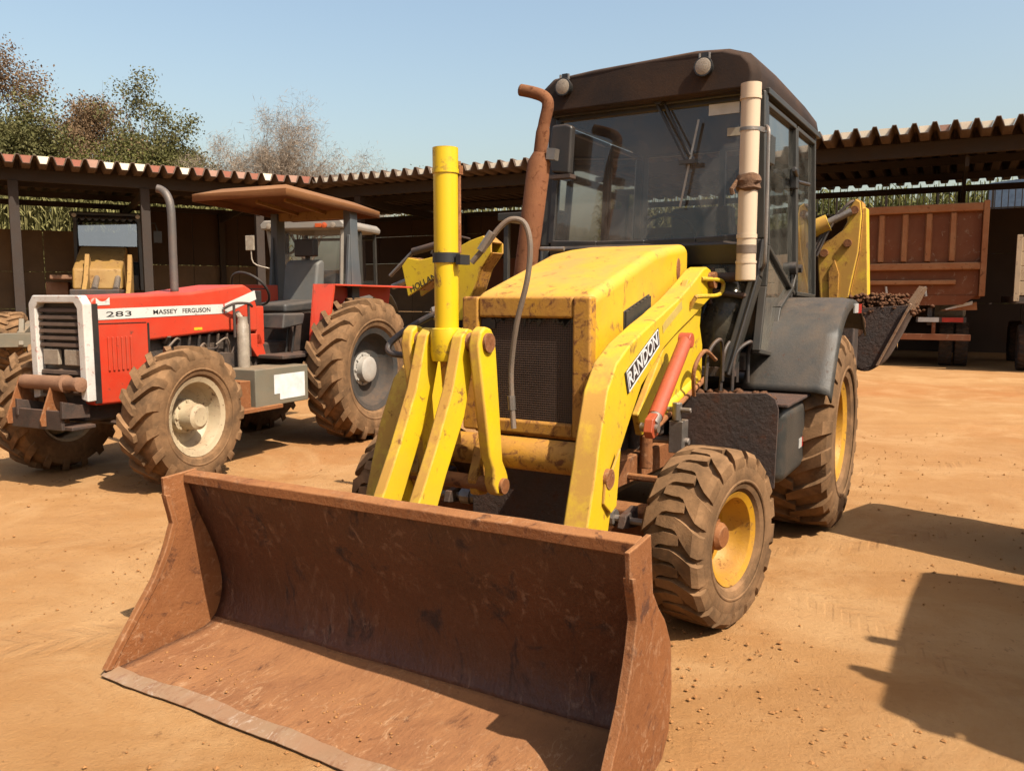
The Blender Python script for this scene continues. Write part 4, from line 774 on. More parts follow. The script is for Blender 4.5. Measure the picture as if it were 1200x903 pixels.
# ------------------------------------------------------------------ red tractor
TR = thing('tractor', 'red tractor with white striped hood and brown canopy roof', 'tractor', (-2.435, 9.60), 25)
def red_tractor(t):
    b = MB(); hp = [(3.04, .70), (3.04, 1.56), (3.0, 1.60), (2.0, 1.635), (1.45, 1.70), (1.28, 1.72), (1.16, 1.66), (1.10, 1.50), (1.10, 1.24), (1.60, 1.26), (2.46, 1.21), (2.46, .68)]
    b.prism(hp, -.31, .31); hood = b.build('hood', 'red', t, .045, seg=4)
    # white nose frame and grille
    b = MB(); b.prism([(-.335, .74), (-.255, .76), (-.255, 1.50), (-.22, 1.545), (.22, 1.545), (.255, 1.50), (.255, .76), (.335, .74), (.335, 1.54), (.28, 1.61), (-.28, 1.61), (-.335, 1.54)], 3.045, 3.13, 'x'); b.build('nose_frame', 'white', t, .012)
    MB().box(3.042, 3.06, -.26, .26, .76, 1.55).build('grille_back', 'black', t)
    for i in range(13):
        z = .80 + i * .057
        if 4 <= i <= 6: continue
        MB().hexa([(3.062, -.25, z), (3.105, -.25, z - .012), (3.105, .25, z - .012), (3.062, .25, z), (3.062, -.25, z + .028), (3.10, -.25, z + .014), (3.10, .25, z + .014), (3.062, .25, z + .028)]).build('grille_slat', 'slat_brown', t)
    for y in (-.13, .13): MB().box(3.062, 3.10, y - .095, y + .095, 1.03, 1.165).build('headlight', 'lamp', t, .01)
    b = MB(); b.box(3.0, 3.05, -.318, -.312, .70, 1.5); b.box(2.985, 3.045, .312, .322, .72, 1.54); b.build('rubber_trim', 'black', t)
    # stripe, lettering, vents
    for s in (1, -1):
        y0, y1 = sorted((s * .3105, s * .3135)); b = MB().prism([(3.02, 1.405), (3.02, 1.495), (1.58, 1.525), (1.58, 1.435)], y0, y1); st = b.build('white_stripe', 'decal', t)
        b = MB().prism([(1.56, 1.435), (1.56, 1.527), (1.14, 1.66), (1.12, 1.57)], y0, y1); b.build('white_stripe', 'decal', t)
        b = MB().prism([(2.99, 1.525), (2.99, 1.60 - .012), (2.955, 1.562), (2.93, 1.557), (2.90, 1.562), (2.86, 1.592), (2.86, 1.53)], y0, y1); b.build('emblem', 'decal', t)
        for i in range(6):
            x = 2.66 + i * .045; y2, y3 = sorted((s * .3105, s * .322)); MB().prism([(x, .98), (x + .018, .98), (x + .018, 1.26), (x, 1.26)], y2, y3).build('vent_slat', 'red', t, .003)
        b = MB(); b.box(2.5, 3.0, *sorted((s * .3105, s * .314)), 1.372, 1.378); b.box(2.47, 2.49, *sorted((s * .3105, s * .314)), .72, 1.37); b.build('panel_seam', 'black', t)
        if s > 0:
            lettering('283', 1., (2.90, .3145, 1.430), (-1, 0, .02), (0, 0, .062), st, 'ink', .001, fit=.25)
            lettering('MASSEY', 1., (2.42, .3145, 1.443), (-1, 0, .02), (0, 0, .056), st, 'ink', .001, fit=.27, bold=.008)
            lettering('FERGUSON', 1., (2.09, .3145, 1.449), (-1, 0, .02), (0, 0, .056), st, 'ink', .001, fit=.34, bold=.008)
            MB().box(1.86, 1.96, .3105, .313, 1.285, 1.31).build('yellow_sticker', 'yellow', t)
    # engine, gearbox, front support
    b = MB(); b.box(1.0, 2.45, -.22, .22, .62, 1.22); b.box(1.3, 2.2, .22, .30, .78, 1.05); b.tube([(2.25, .24, 1.18), (2.25, .30, 1.25)], .03, 8)
    for i in range(7): b.tube([(1.5 + .12 * i, .24, 1.05), (1.5 + .12 * i, .27, 1.24)], .018, 8)
    b.build('engine', 'engine', t, .012)
    rnd = random.Random(2)
    for k in range(6):
        p = [(1.3 + .16 * k, .27, rnd.uniform(1.0, 1.2)), (1.38 + .16 * k, .31, rnd.uniform(1.05, 1.22)), (1.50 + .16 * k, .28, rnd.uniform(.95, 1.2))]; MB().tube(smooth_path(p, 4), .010, 6).build('fuel_line', 'hose_grey' if k % 2 else 'hose', t)
    b = MB(); b.lathe([(.78, .06), (1.32, .06), (1.34, .05), (1.40, .05)], (1.42, .40, 0), 'z', 16); b.tube([(1.42, .40, 1.36), (1.42, .33, 1.44)], .03, 8); b.build('fuel_filter', 'lamp', t)
    b = MB(); b.tube(smooth_path([(1.60, .33, 1.48), (1.52, .40, 1.53), (1.36, .42, 1.53), (1.28, .40, 1.50)], 4), .014, 8); b.tube([(1.53, .40, 1.53), (1.53, .40, 1.2)], .013, 8); b.tube([(1.34, .41, 1.53), (1.34, .41, 1.0)], .013, 8); b.build('side_guard', 'chassis', t)
    b = MB(); b.box(-.3, 1.1, -.26, .26, .55, 1.12); b.box(2.45, 3.05, -.20, .20, .55, .80); b.build('gearbox', 'chassis', t, .03, split=True)
    b = MB(); b.prism([(1.06, 1.22), (1.30, 1.22), (1.12, .98), (.98, .98)], -.30, .30); b.box(1.0, 1.12, -.3, .3, 1.1, 1.5); b.build('red_cowl', 'red', t, .01)
    # front weight frame with roller
    b = MB(); b.prism([(3.05, .60), (3.30, .62), (3.30, .76), (3.05, .70)], -.33, -.30); b.prism([(3.05, .60), (3.30, .62), (3.30, .76), (3.05, .70)], .22, .25); b.box(3.26, 3.29, -.40, .22, .52, .68); b.box(3.04, 3.26, -.36, .30, .52, .55); b.build('front_bracket', 'chassis', t, .006)
    b = MB(); b.prism([(3.08, .53), (3.33, .55), (3.34, .60), (3.21, .93), (3.17, .93), (3.08, .70)], .02, .035); b.prism([(3.08, .53), (3.33, .55), (3.34, .60), (3.21, .93), (3.17, .93), (3.08, .70)], -.40, -.385); b.build('bracket_plate', 'rust', t, .003, split=True)
    b = MB(); b.lathe([(-.37, .05), (-.36, .060), (.10, .064), (.11, .072), (.16, .074), (.17, .054), (.27, .054), (.28, .060), (.33, .060), (.34, .02)], (3.18, 0, .89), 'y', 20); b.build('front_roller', 'wood_log', t)
    b = MB(); b.box(2.48, 2.66, -.62, .62, .47, .64); b.tube([(2.57, -.62, .57), (2.57, .62, .57)], .085, 14); b.tube([(2.78, -.55, .52), (2.78, .55, .52)], .022, 8); b.build('front_axle', 'chassis', t, .02)
    MB().tube([(0, -.75, .78), (0, .75, .78)], .14, 18).build('rear_axle', 'chassis', t)
    # exhaust stack
    b = MB(); b.tube(smooth_path([(1.90, .02, 1.62), (1.90, .02, 2.0), (1.90, .02, 2.40), (1.90, -.02, 2.54), (1.90, -.09, 2.60), (1.92, -.13, 2.615)], 5), .035, 14, False); b.build('exhaust_stack', 'stack', t, solid=.006)
    # operator's place
    b = MB(); b.tube([(1.10, 0, 1.45), (.88, 0, 1.64)], .035, 10); b.box(1.0, 1.14, -.28, .28, 1.5, 1.66); b.build('dash', 'black', t, .02)
    b = MB(); ring = [Vector((.86 + .14 * math.sin(a), .225 * math.cos(a), 1.68 + .17 * math.sin(a))) for a in [2 * math.pi * k / 30 for k in range(31)]]; b.tube(ring, .014, 8, False); b.bar((.86, -.22, 1.68), (.86, .22, 1.68), .02, .012); b.bar((.86, 0, 1.68), (.74, 0, 1.53), .02, .012); b.build('steering_wheel', 'black', t)
    b = MB(); b.prism([(.62, 1.42), (.62, 1.52), (.10, 1.56), (-.02, 1.60), (-.02, 1.44)], -.26, .26); b.build('seat_cushion', 'seat_dark', t, .035, seg=3)
    b = MB(); b.prism([(.10, 1.50), (.02, 1.98), (-.06, 2.03), (-.12, 2.0), (-.08, 1.50)], -.24, .24); b.build('seat_back', 'seat', t, .04, seg=3)
    b = MB(); b.box(-.13, -.03, -.14, .14, 2.06, 2.26); b.box(-.12, -.09, -.03, .03, 1.95, 2.1); b.build('headrest', 'black', t, .03)
    b = MB(); b.box(.1, 1.1, -.62, .62, .96, 1.0); b.box(.05, .6, -.28, .28, 1.0, 1.42); b.build('platform', 'chassis', t, .01)
    b = MB(); b.prism([(.95, 1.26), (.62, 1.30), (.58, 1.42), (.92, 1.42)], .18, .5); b.build('floor_mat', 'seat_dark', t, .02)
    for y in (.32, .40): MB().tube([(.7, y, 1.0), (.62, y, 1.34)], .012, 8).build('lever', 'black', t)
    # tool box step
    b = MB(); b.box(.86, 1.64, .34, .74, .53, .90); bx = b.build('tool_box', 'box_grey', t, .01)
    MB().prism([(.92, .58), (1.30, .58), (1.30, .64), (1.38, .64), (1.38, .83), (.92, .83)], .7405, .7435).build('white_plate', 'white_label', bx)
    b = MB(); b.box(1.30, 1.98, .40, .78, .50, .54); b.box(1.66, 1.80, .30, .70, .54, .80); b.build('foot_step', 'rust', t, .006)
    # fenders
    for s in (1, -1):
        sw = lambda a, c: tuple(sorted((s * a, s * c)))
        b = MB(); b.prism([(.44, 1.72), (.62, .52), (.50, .50), (.28, 1.2), (-.1, 1.55), (-.6, 1.62), (-1.0, 1.5), (-1.05, 1.72)], *sw(.50, .52)); fe = b.build('fender', 'red', t, .004)
        b = MB(); b.hexa([(.62, s * .50, .52), (.60, s * .50, .50), (.56, s * .66, .50), (.58, s * .66, .52), (.44, s * .50, 1.735), (.40, s * .50, 1.735), (.33, s * .72, 1.735), (.36, s * .72, 1.735)]); b.build('fender_front', 'red', fe)
        b = MB(); b.hexa([(.42, s * .50, 1.715), (-1.05, s * .50, 1.715), (-1.05, s * .84, 1.70), (.34, s * .74, 1.715), (.42, s * .50, 1.735), (-1.05, s * .50, 1.735), (-1.05, s * .84, 1.72), (.34, s * .74, 1.735)]); b.build('fender_top', 'red', fe, .004)
        # canopy posts
        b = MB(); b.bar((-.22, s * .55, 1.10), (-.22, s * .53, 2.58), .10, .14, up=(1, 0, 0)); b.prism([(-.36, 1.70), (-.08, 1.70), (-.14, 2.3), (-.29, 2.3)], *sw(.535, .575)); b.build('canopy_post', 'rops', t, .008)
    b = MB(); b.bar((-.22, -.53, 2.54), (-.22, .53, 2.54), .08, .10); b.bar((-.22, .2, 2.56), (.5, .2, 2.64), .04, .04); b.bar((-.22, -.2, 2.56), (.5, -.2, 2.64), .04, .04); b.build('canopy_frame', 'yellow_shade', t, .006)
    E = [(.98, -.66, 2.69), (.98, .62, 2.69), (-.66, .64, 2.60), (-.66, -.66, 2.60)]; top = [(.74, -.46, 2.765), (.74, .42, 2.765), (-.44, .42, 2.70), (-.44, -.46, 2.70)]
    b = MB(); v = [b.bm.verts.new(p) for p in E]; w = [b.bm.verts.new((p[0], p[1], p[2] - .075)) for p in E]; u = [b.bm.verts.new(p) for p in top]
    for i in range(4): j = (i + 1) % 4; b.face([v[i], v[j], w[j], w[i]]); b.face([v[i], v[j], u[j], u[i]])
    b.face(u); b.build('canopy', 'canopy', t, solid=.014, off=-1)
    # wheels
    ft = tyre_mesh(.60, .36, .33, 17, .042, .36, .30, mat='rubber', inner=-.06, down=.42); fm = rim_mesh(.33, .36, M['rim_cream'], .16); fh = hub_mesh(.115, -.03, .17, M['rim_cream'], 8)
    b_loc = (2.57, .80, .585)
    wheel(t, fm, ft, fh, b_loc, 1, 5); wheel(t, fm, ft, fh, (2.57, -.80, .585), -1, 5)
    rt = tyre_mesh(.80, .46, .45, 21, .05, .34, .30, mat='rubber', inner=-.06, down=.42); rm = rim_mesh(.45, .46, M['rim_grey'], .14); rh = hub_mesh(.15, -.0, .13, M['hub_white'], 9)
    wheel(t, rm, rt, rh, (0, .80, .785), 1); wheel(t, rm, rt, rh, (0, -.80, .785), -1)
M['slat_brown'] = worn('brown_grille_slat', (.10, .06, .04), None, .6, dust=.4, dustcol=(.2, .11, .06), scale=5., bump=.05)
M['stack'] = worn('grey_steel_stack', (.16, .14, .125), None, .5, metal=.3, dust=.3, top=.1, scale=5.)
M['seat_dark'] = worn('dark_seat_vinyl', (.05, .048, .046), None, .6, dust=.4, dustcol=(.2, .13, .08), scale=6.)
M['box_grey'] = worn('grey_steel_box', (.20, .18, .13), None, .5, dust=.35, dustcol=(.34, .2, .1), top=.6, scale=4.)
red_tractor(TR)

# ------------------------------------------------------------------ tractor with a closed cab behind it
CT = thing('tractor', 'grey closed-cab tractor parked behind the red tractor', 'tractor', (-3.55, 15.3), 14)
def cab_tractor(t):
    b = MB(); b.prism([(.2, .6), (2.4, .7), (2.45, 1.5), (1.9, 1.68), (.6, 1.72), (.2, 1.72)], -.3, .3); b.build('hood', 'cab', t, .05)
    b = MB(); b.box(-1.0, .4, -.5, .5, .6, 1.2); b.build('body', 'chassis', t, .03)
    rp = [(-.80, 2.78), (-.82, 2.86), (-.74, 2.94), (.74, 2.94), (.82, 2.86), (.80, 2.78)]
    b = MB().prism(rp, -.95, .68, 'x'); rf = b.build('roof', 'roof_grey', t, .03, seg=3)
    for y in (-.62, -.46, .46, .62): 
        o = MB().lathe([(0, .045), (.03, .05), (.04, .001)], (.685, y, 2.835), 'x', 14).build('work_lamp', 'lamp' if abs(y) > .5 or y < 0 else 'lamp_amber', rf)
    MB().box(.685, .71, .28, .40, 2.80, 2.87).build('marker_lamp', 'lamp_amber', rf, .005)
    for x, y, x2, y2 in ((.55, .72, .42, .60), (.55, -.72, .42, -.60), (-.85, .72, -.9, .72), (-.85, -.72, -.9, -.72), (-.15, .74, -.15, .76), (-.15, -.74, -.15, -.76)):
        MB().bar((x, y, 2.78), (x2, y2, 1.3), .06, .06).build('pillar', 'roof_grey' if x > 0 else 'cab', t, .008)
    for s in (1, -1):
        b = MB(); b.face([b.bm.verts.new(p) for p in ((.53, s * .715, 2.76), (.43, s * .61, 1.35), (-.14, s * .74, 1.35), (-.14, s * .73, 2.76))]); b.build('side_glass', 'door_glass', t)
    b = MB(); b.face([b.bm.verts.new(p) for p in ((.55, -.70, 2.76), (.55, .70, 2.76), (.42, .58, 1.72), (.42, -.58, 1.72))]); b.build('windscreen', 'screen', t)
    b = MB(); b.box(-.9, -.86, -.7, .7, 1.2, 1.9); b.bar((-.88, -.7, 2.7), (-.88, .7, 2.7), .05, .05); b.build('rear_panel', 'cab', t)
    b = MB(); b.box(-.6, -.1, -.25, .25, 1.3, 1.5); b.box(-.65, -.52, -.24, .24, 1.5, 2.1); b.build('seat', 'seat', t, .04)
    b = MB(); b.tube(smooth_path([(.55, -.72, 2.1), (.7, -.95, 2.2), (.7, -.98, 2.5)], 4), .014, 6); b.box(.68, .73, -1.08, -.92, 2.42, 2.68); b.build('mirror', 'lamp', t, .01)
    rt = tyre_mesh(.80, .46, .42, 19, .05, .34, .30, mat='rubber_dark', inner=-.06); rm = rim_mesh(.42, .46, M['rim_grey'], .14); ft = tyre_mesh(.58, .36, .3, 17, .04, .36, .30, mat='rubber_dark', inner=-.06); fm = rim_mesh(.3, .36, M['rim_grey'], .12); h = hub_mesh(.12, 0, .12, M['rim_grey'], 8)
    for s in (1, -1): wheel(t, rm, rt, h, (-.45, s * .82, .79), s); wheel(t, fm, ft, h, (1.9, s * .8, .57), s)
    for s in (1, -1):
        b = MB(); b.grid([[(-.45 + .92 * math.cos(a), s * y, .79 + .92 * math.sin(a)) for y in (.55, 1.05)] for a in [R(20 + 14 * k) for k in range(10)]]); b.build('fender', 'cab', t, solid=.02)
M['roof_grey'] = worn('grey_cab_roof', (.30, .27, .23), None, .5, dust=.4, dustcol=(.34, .24, .16), top=.4, scale=3.)
cab_tractor(CT)

# ------------------------------------------------------------------ road machine in the shade of the left shed
LM = thing('wheel_loader', 'yellow wheel loader with dark cab and scalloped visor under the left shed', 'loader', (-12.85, 26.6), -21)
LM.scale = (1.19, 1.19, 1.19)
def shade_machine(t):
    b = MB(); b.box(-.9, 4.5, -.5, .5, .8, 1.5); b.build('chassis', 'chassis', t, .03)
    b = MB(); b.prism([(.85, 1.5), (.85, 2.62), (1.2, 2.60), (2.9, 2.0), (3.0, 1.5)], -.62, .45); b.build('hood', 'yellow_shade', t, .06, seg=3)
    MB().box(-.95, -.6, -.7, .7, 1.5, 2.3).build('rear_body', 'cab', t, .06)
    for x, y in ((.80, .74), (.80, -.74), (-.55, .76), (-.55, -.76)): MB().bar((x, y, 3.36), (x + (.05 if x > 0 else 0), y * 1.02, 1.5), .09, .09).build('pillar', 'black', t, .01)
    b = MB(); b.box(-.75, .95, -.86, .86, 3.36, 3.50); rf = b.build('roof', 'black', t, .04)
    b = MB(); n = 10
    for i in range(n): y = -.80 + 1.6 * i / n; b.prism([(y + .16 * k / 6, 3.36 - .0 if k in (0, 6) else 3.36 - .09 * math.sin(math.pi * k / 6)) for k in range(7)] + [(y + .16, 3.42), (y, 3.42)], .93, .95, 'x')
    b.build('visor', 'black', rf)
    for y in (-.74, .74): MB().lathe([(0, .05), (.04, .055), (.05, .001)], (.96, y, 3.40), 'x', 14).build('work_lamp', 'hub_white', rf)
    b = MB(); b.face([b.bm.verts.new(p) for p in ((.83, -.68, 2.64), (.83, .68, 2.64), (.76, .70, 3.34), (.76, -.70, 3.34))]); b.build('windscreen', 'blue_glass', t)
    for s in (1, -1):
        b = MB(); b.face([b.bm.verts.new(p) for p in ((.80, s * .745, 1.7), (.78, s * .745, 3.34), (-.52, s * .765, 3.34), (-.52, s * .765, 1.7))]); b.build('side_glass', 'door_glass', t)
    b = MB(); b.box(-.5, .78, -.7, .7, 1.5, 1.9); b.box(-.3, .1, -.25, .25, 1.9, 2.6); b.build('cab_inside', 'cab', t, .02)
    b = MB(); b.tube([(.8, .75, 3.25), (.95, 1.15, 3.25), (.95, 1.2, 3.05)], .02, 8); b.box(.93, .97, 1.1, 1.3, 2.75, 3.05); b.build('mirror', 'black', t)
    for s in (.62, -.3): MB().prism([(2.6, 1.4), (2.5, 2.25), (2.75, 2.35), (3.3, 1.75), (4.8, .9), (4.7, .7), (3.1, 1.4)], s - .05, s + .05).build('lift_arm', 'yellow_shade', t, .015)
    for s in (.35, -.1): MB().tube([(2.6, s, 1.9), (3.6, s, 1.5)], .07, 12).build('lift_cylinder', 'steel', t)
    b = MB(); b.box(1.6, 2.2, -1.2, -.6, 1.75, 1.86); b.box(1.2, 1.8, -1.35, -.85, 1.0, 1.7); b.build('step_box', 'wood_log', t, .03)
    tm = tyre_mesh(.54, .42, .28, 18, .035, .5, .22, mat='rubber', inner=-.1); rm = rim_mesh(.28, .42, M['yellow_rim'], .12); h = hub_mesh(.12, 0, .14, M['yellow_rim'], 8)
    for s in (1, -1): wheel(t, rm, tm, h, (7.9, s * 1.0, .535), s); wheel(t, rm, tm, h, (-.2, s * 1.0, .535), s)
    b = MB(); b.box(4.4, 8.2, -.28, .28, .6, 1.0); b.tube([(7.9, -1, .535), (7.9, 1, .535)], .12, 12); b.build('front_frame', 'box_grey', t, .02)
    b = MB(); b.bar((7.9, -.70, .80), (8.6, -.75, .62), .12, .24); b.bar((8.6, -1.15, .6), (8.6, -.3, .6), .08, .24); b.bar((8.45, -.75, .95), (8.62, -.75, .5), .08, .1); b.build('blade_bracket', 'box_grey', t, .01)
shade_machine(LM)

# ------------------------------------------------------------------ another yellow machine, its boom behind the tall cylinder
NH = thing('backhoe_loader', 'yellow backhoe with folded boom lettered HOLLAND standing behind the red tractor', 'backhoe loader', (-.25, 12.0), -60)
def boom_machine(t):
    # local x runs to the right-front of the picture; boom lies in the x-z plane
    ou = [(-1.62, 1.60), (-1.72, 2.06), (-1.62, 2.18), (-1.42, 2.14), (-1.0, 2.22), (-.62, 2.40), (-.42, 2.46), (-.30, 2.36), (-.30, 2.22), (-.46, 2.0), (-.60, 1.6), (-.75, 1.25), (-.95, 1.25), (-.82, 1.72), (-.92, 1.92), (-1.2, 1.86), (-1.45, 1.70)]
    wx = lambda p: ((p[0] + .35) * 1.12, p[1])
    for y in (-.20, .12): MB().prism([wx(p) for p in ou], y, y + .04).build('boom_plate', 'yellow', t, .01)
    b = MB()
    for i in (2, 3, 4, 5, 6, 8, 9, 10, 12, 13, 14, 15): p, q = wx(ou[i]), wx(ou[i + 1]); b.bar((p[0], -.02, p[1]), (q[0], -.02, q[1]), .27, .02, up=(0, 0, 1))
    b.build('boom_web', 'yellow_rust', t)
    b = MB(); b.tube([(-1.45, -.02, 2.28), (-.75, -.02, 2.42)], .055, 12); b.tube([(-.42, .22, 2.2), (-.55, .22, 1.4)], .06, 12); b.build('boom_cylinder', 'chassis', t)
    b = MB(); b.tube([(-1.9, -.02, 1.92), (-1.45, -.02, 2.28)], .03, 10); b.tube([(-1.95, .1, 1.75), (-1.5, .1, 1.9)], .045, 10); b.build('cylinder_rod', 'steel', t)
    b = MB(); b.tube(smooth_path([(-1.2, .1, 2.25), (-1.1, .12, 2.42), (-.8, .12, 2.5), (-.5, .12, 2.45)], 5), .016, 6); b.tube(smooth_path([(-.25, .18, 2.35), (-.15, .2, 2.1), (-.3, .22, 1.9), (-.35, .22, 1.6)], 5), .02, 6); b.build('boom_hose', 'hose', t)
    for p in ((-1.36, 2.08), (-.08, 2.36)): MB().tube([(p[0], .155, p[1]), (p[0], .18, p[1])], .05, 14).build('boom_pin', 'rust', t)
    b = MB(); b.box(-.6, 3.2, -.45, .45, .5, 1.1); b.build('chassis', 'chassis', t, .02)
    b = MB(); b.box(.9, 2.4, -.7, .7, 1.1, 1.3); b.box(2.0, 3.2, -.4, .4, 1.1, 1.7); b.build('hood', 'yellow', t, .05)
    b = MB()
    for x, y in ((.6, .7), (.6, -.7), (2.0, .7), (2.0, -.7)): b.bar((x, y, 1.2), (x, y * .95, 2.6), .07, .07)
    b.box(.5, 2.1, -.75, .75, 2.6, 2.7); b.build('cab_frame', 'cab', t, .01)
    b = MB(); b.box(-.9, -.6, -1.0, 1.0, .4, 1.1); b.build('rear_frame_plate', 'chassis', t, .01)
    tm = tyre_mesh(.66, .46, .34, 18, .04, .4, .2, mat='rubber_dark'); rm = rim_mesh(.34, .46, M['yellow_rim'], .12); fm2 = tyre_mesh(.44, .3, .22, 18, .03, .5, .2, mat='rubber_dark'); rm2 = rim_mesh(.22, .3, M['yellow_rim'], .1); h = hub_mesh(.1, 0, .1, M['yellow_rim'], 8)
    for s in (1, -1): wheel(t, rm, tm, h, (.6, s * .95, .65), s); wheel(t, rm2, fm2, h, (2.8, s * .9, .43), s)
boom_machine(NH)
lettering('HOLLAND', 1., (-1.36, -.2015, 1.66), (.83, 0, .36), (-.045, 0, .125), NH, 'ink', .001, fit=.62, bold=.01)

# ------------------------------------------------------------------ brown dump truck under the right shed
DT = thing('dump_truck', 'brown dump truck with ribbed tailgate under the shed', 'truck', (9.06, 18.65), 27.7)
def dump_truck(t):
    hw = 1.36
    b = MB(); b.box(-5.2, -.06, -hw + .02, -hw + .07, 1.55, 3.55); b.box(-5.2, -.06, hw - .07, hw - .02, 1.55, 3.55); b.box(-5.2, -.06, -hw + .07, hw - .07, 1.55, 1.62); b.box(-5.25, -5.2, -hw, hw, 1.55, 3.7); b.build('dump_body', 'dumpbody', t, .01)
    MB().box(-.05, .0, -hw + .07, hw - .07, 1.62, 3.50).build('tailgate', 'dumpbody', t, .006)
    for y in (-1.18, -.70, -.22, .26, .74):
        MB().hexa([(.002, y - .07, 2.36), (.002, y + .07, 2.36), (.002, y + .07, 3.44), (.002, y - .07, 3.44), (.075, y - .045, 2.38), (.075, y + .045, 2.38), (.075, y + .045, 3.42), (.075, y - .045, 3.42)]).build('tailgate_rib', 'dumprib', t, .005)
    MB().box(.002, .12, -hw + .05, hw - .05, 3.44, 3.62).build('top_rail', 'dumprib', t, .03)
    MB().box(.002, .13, -hw + .05, hw - .05, 2.18, 2.34).build('middle_rail', 'dumprib', t, .03)
    MB().box(.002, .10, -hw + .05, .85, 1.86, 1.96).build('lower_rail', 'dumprib', t, .02)
    for s in (1, -1): MB().box(-.06, .14, min(s * 1.30, s * 1.42), max(s * 1.30, s * 1.42), 1.60, 3.66).build('corner_post', 'dumprib', t, .02)
    for x in (-1.2, -2.4, -3.6):
        for s in (1, -1): MB().box(x - .06, x + .06, min(s * 1.345, s * 1.42), max(s * 1.345, s * 1.42), 1.6, 3.5).build('side_rib', 'dumprib', t, .01)
    b = MB()
    for y in (-.55, .25): b.tube([(.06, y, 1.82), (.08, y + .03, 1.60)], .025, 8)
    b.build('tailgate_latch', 'hub_white', t)
    b = MB(); b.prism([(-hw + .1, 1.62), (hw - .1, 1.62), (hw - .35, 1.42), (-hw + .1, 1.36)], -.02, .02, 'x'); b.build('apron', 'dumpbody', t)
    b = MB(); b.box(-7.5, -.1, -.42, -.32, .95, 1.35); b.box(-7.5, -.1, .32, .42, .95, 1.35); b.build('chassis', 'chassis', t, .01)
    b = MB(); b.box(-.08, .0, -1.15, 1.2, .62, .76); b.box(-.06, -.02, -.5, -.42, .7, 1.1); b.box(-.06, -.02, .42, .5, .7, 1.1); bu = b.build('rear_bumper', 'dumpbody', t, .01)
    b = MB(); b.box(-.06, 0, .10, 1.1, 1.02, 1.14); b.build('light_bar', 'chassis', t)
    for y, m_ in ((.14, 'refl_white'), (.62, 'refl_red')): MB().box(.002, .012, y, y + .42, 1.03, 1.13).build('reflector', m_, t)
    for s in (1, -1):
        MB().hexa([(-.1, s * .55, 1.28), (-.1, s * 1.3, 1.30), (-.85, s * 1.3, 1.30), (-.85, s * .55, 1.28), (-.1, s * .62, 1.30), (-.1, s * 1.28, 1.48), (-.85, s * 1.28, 1.48), (-.85, s * .62, 1.30)]).build('mudguard', 'dumprib', t, .006)
    MB().prism([(.66, 1.32), (1.20, 1.50), (1.20, 1.42), (.70, 1.30)], -.09, -.06, 'x').build('sunlit_flap_patch', 'white', t)  # white sliver painted in for the sunlit triangle on the flap
    tm = tyre_mesh(.52, .27, .29, 26, .012, .5, .06, mat='rubber_dark', inner=0, down=.1); rm = rim_mesh(.29, .27, M['rim_grey'], .1); h = hub_mesh(.09, 0, .1, M['rim_grey'], 8)
    for x in (-.9, -2.2):
        for s in (1, -1):
            for y in (.72, 1.04): wheel(t, rm, tm, h, (x, s * y, .515), s)
    for s in (1, -1): wheel(t, rm, tm, h, (-6.6, s * 1.0, .515), s)
    b = MB(); b.box(-7.6, -5.6, -1.2, 1.2, 1.0, 2.9); b.build('truck_cab', 'beige', t, .1, seg=3)
dump_truck(DT)
FT = thing('flatbed_truck', 'pale beige wooden truck side at the edge of the shed', 'truck', (11.55, 16.55), 27.7)
def flatbed(t):
    for i in range(4): MB().box(-.02, .03, -1.25, 1.15, 1.62 + i * .30, 1.91 + i * .30).build('side_plank', 'beige', t, .01)
    for y in (-1.22, -.4, .4, 1.1): MB().box(.032, .09, y - .05, y + .05, 1.5, 2.86).build('stake', 'beige', t, .006)
    MB().box(-4.5, .02, -1.25, 1.15, 1.45, 1.60).build('deck', 'chassis', t, .01)
    MB().box(-4.5, -.1, -.5, .5, .9, 1.44).build('chassis', 'chassis', t, .01)
    tm = tyre_mesh(.50, .27, .28, 24, .012, .5, .06, mat='rubber_dark', inner=0, down=.1); rm = rim_mesh(.28, .27, M['rim_grey'], .1)
    for s in (1, -1):
        for x in (-.9, -3.8): wheel(t, rm, tm, None, (x, s * .95, .50), s)
flatbed(FT)

# ------------------------------------------------------------------ machine standing to the right, whose shadow lies on the dirt
NB = copy_tree(BH, None, skip=('mud_on_step', 'soil_heap', 'soil_in_bucket', 'digging_bucket', 'dipper'))
NB.location = (4.16, 1.77, 0); MB().tube([(.16, -.72, 2.93), (.16, -.90, 2.93)], .045, 12).build('added_side_lamp', 'black', NB)  # side lamp and mirrors added to break up the cab shadow's outline
b = MB(); b.tube(smooth_path([(.60, -.75, 2.70), (.56, -.98, 2.76), (.50, -1.06, 2.62), (.52, -1.02, 2.42), (.60, -.76, 2.36)], 5), .03, 8); b.build('added_mirror_hoop', 'black', NB)
MB().box(.46, .52, -1.12, -.96, 2.50, 2.72).build('added_side_mirror', 'black', NB, .01)
NB['label'] = 'second yellow backhoe loader beyond the frame, casting its cab shadow on the dirt'

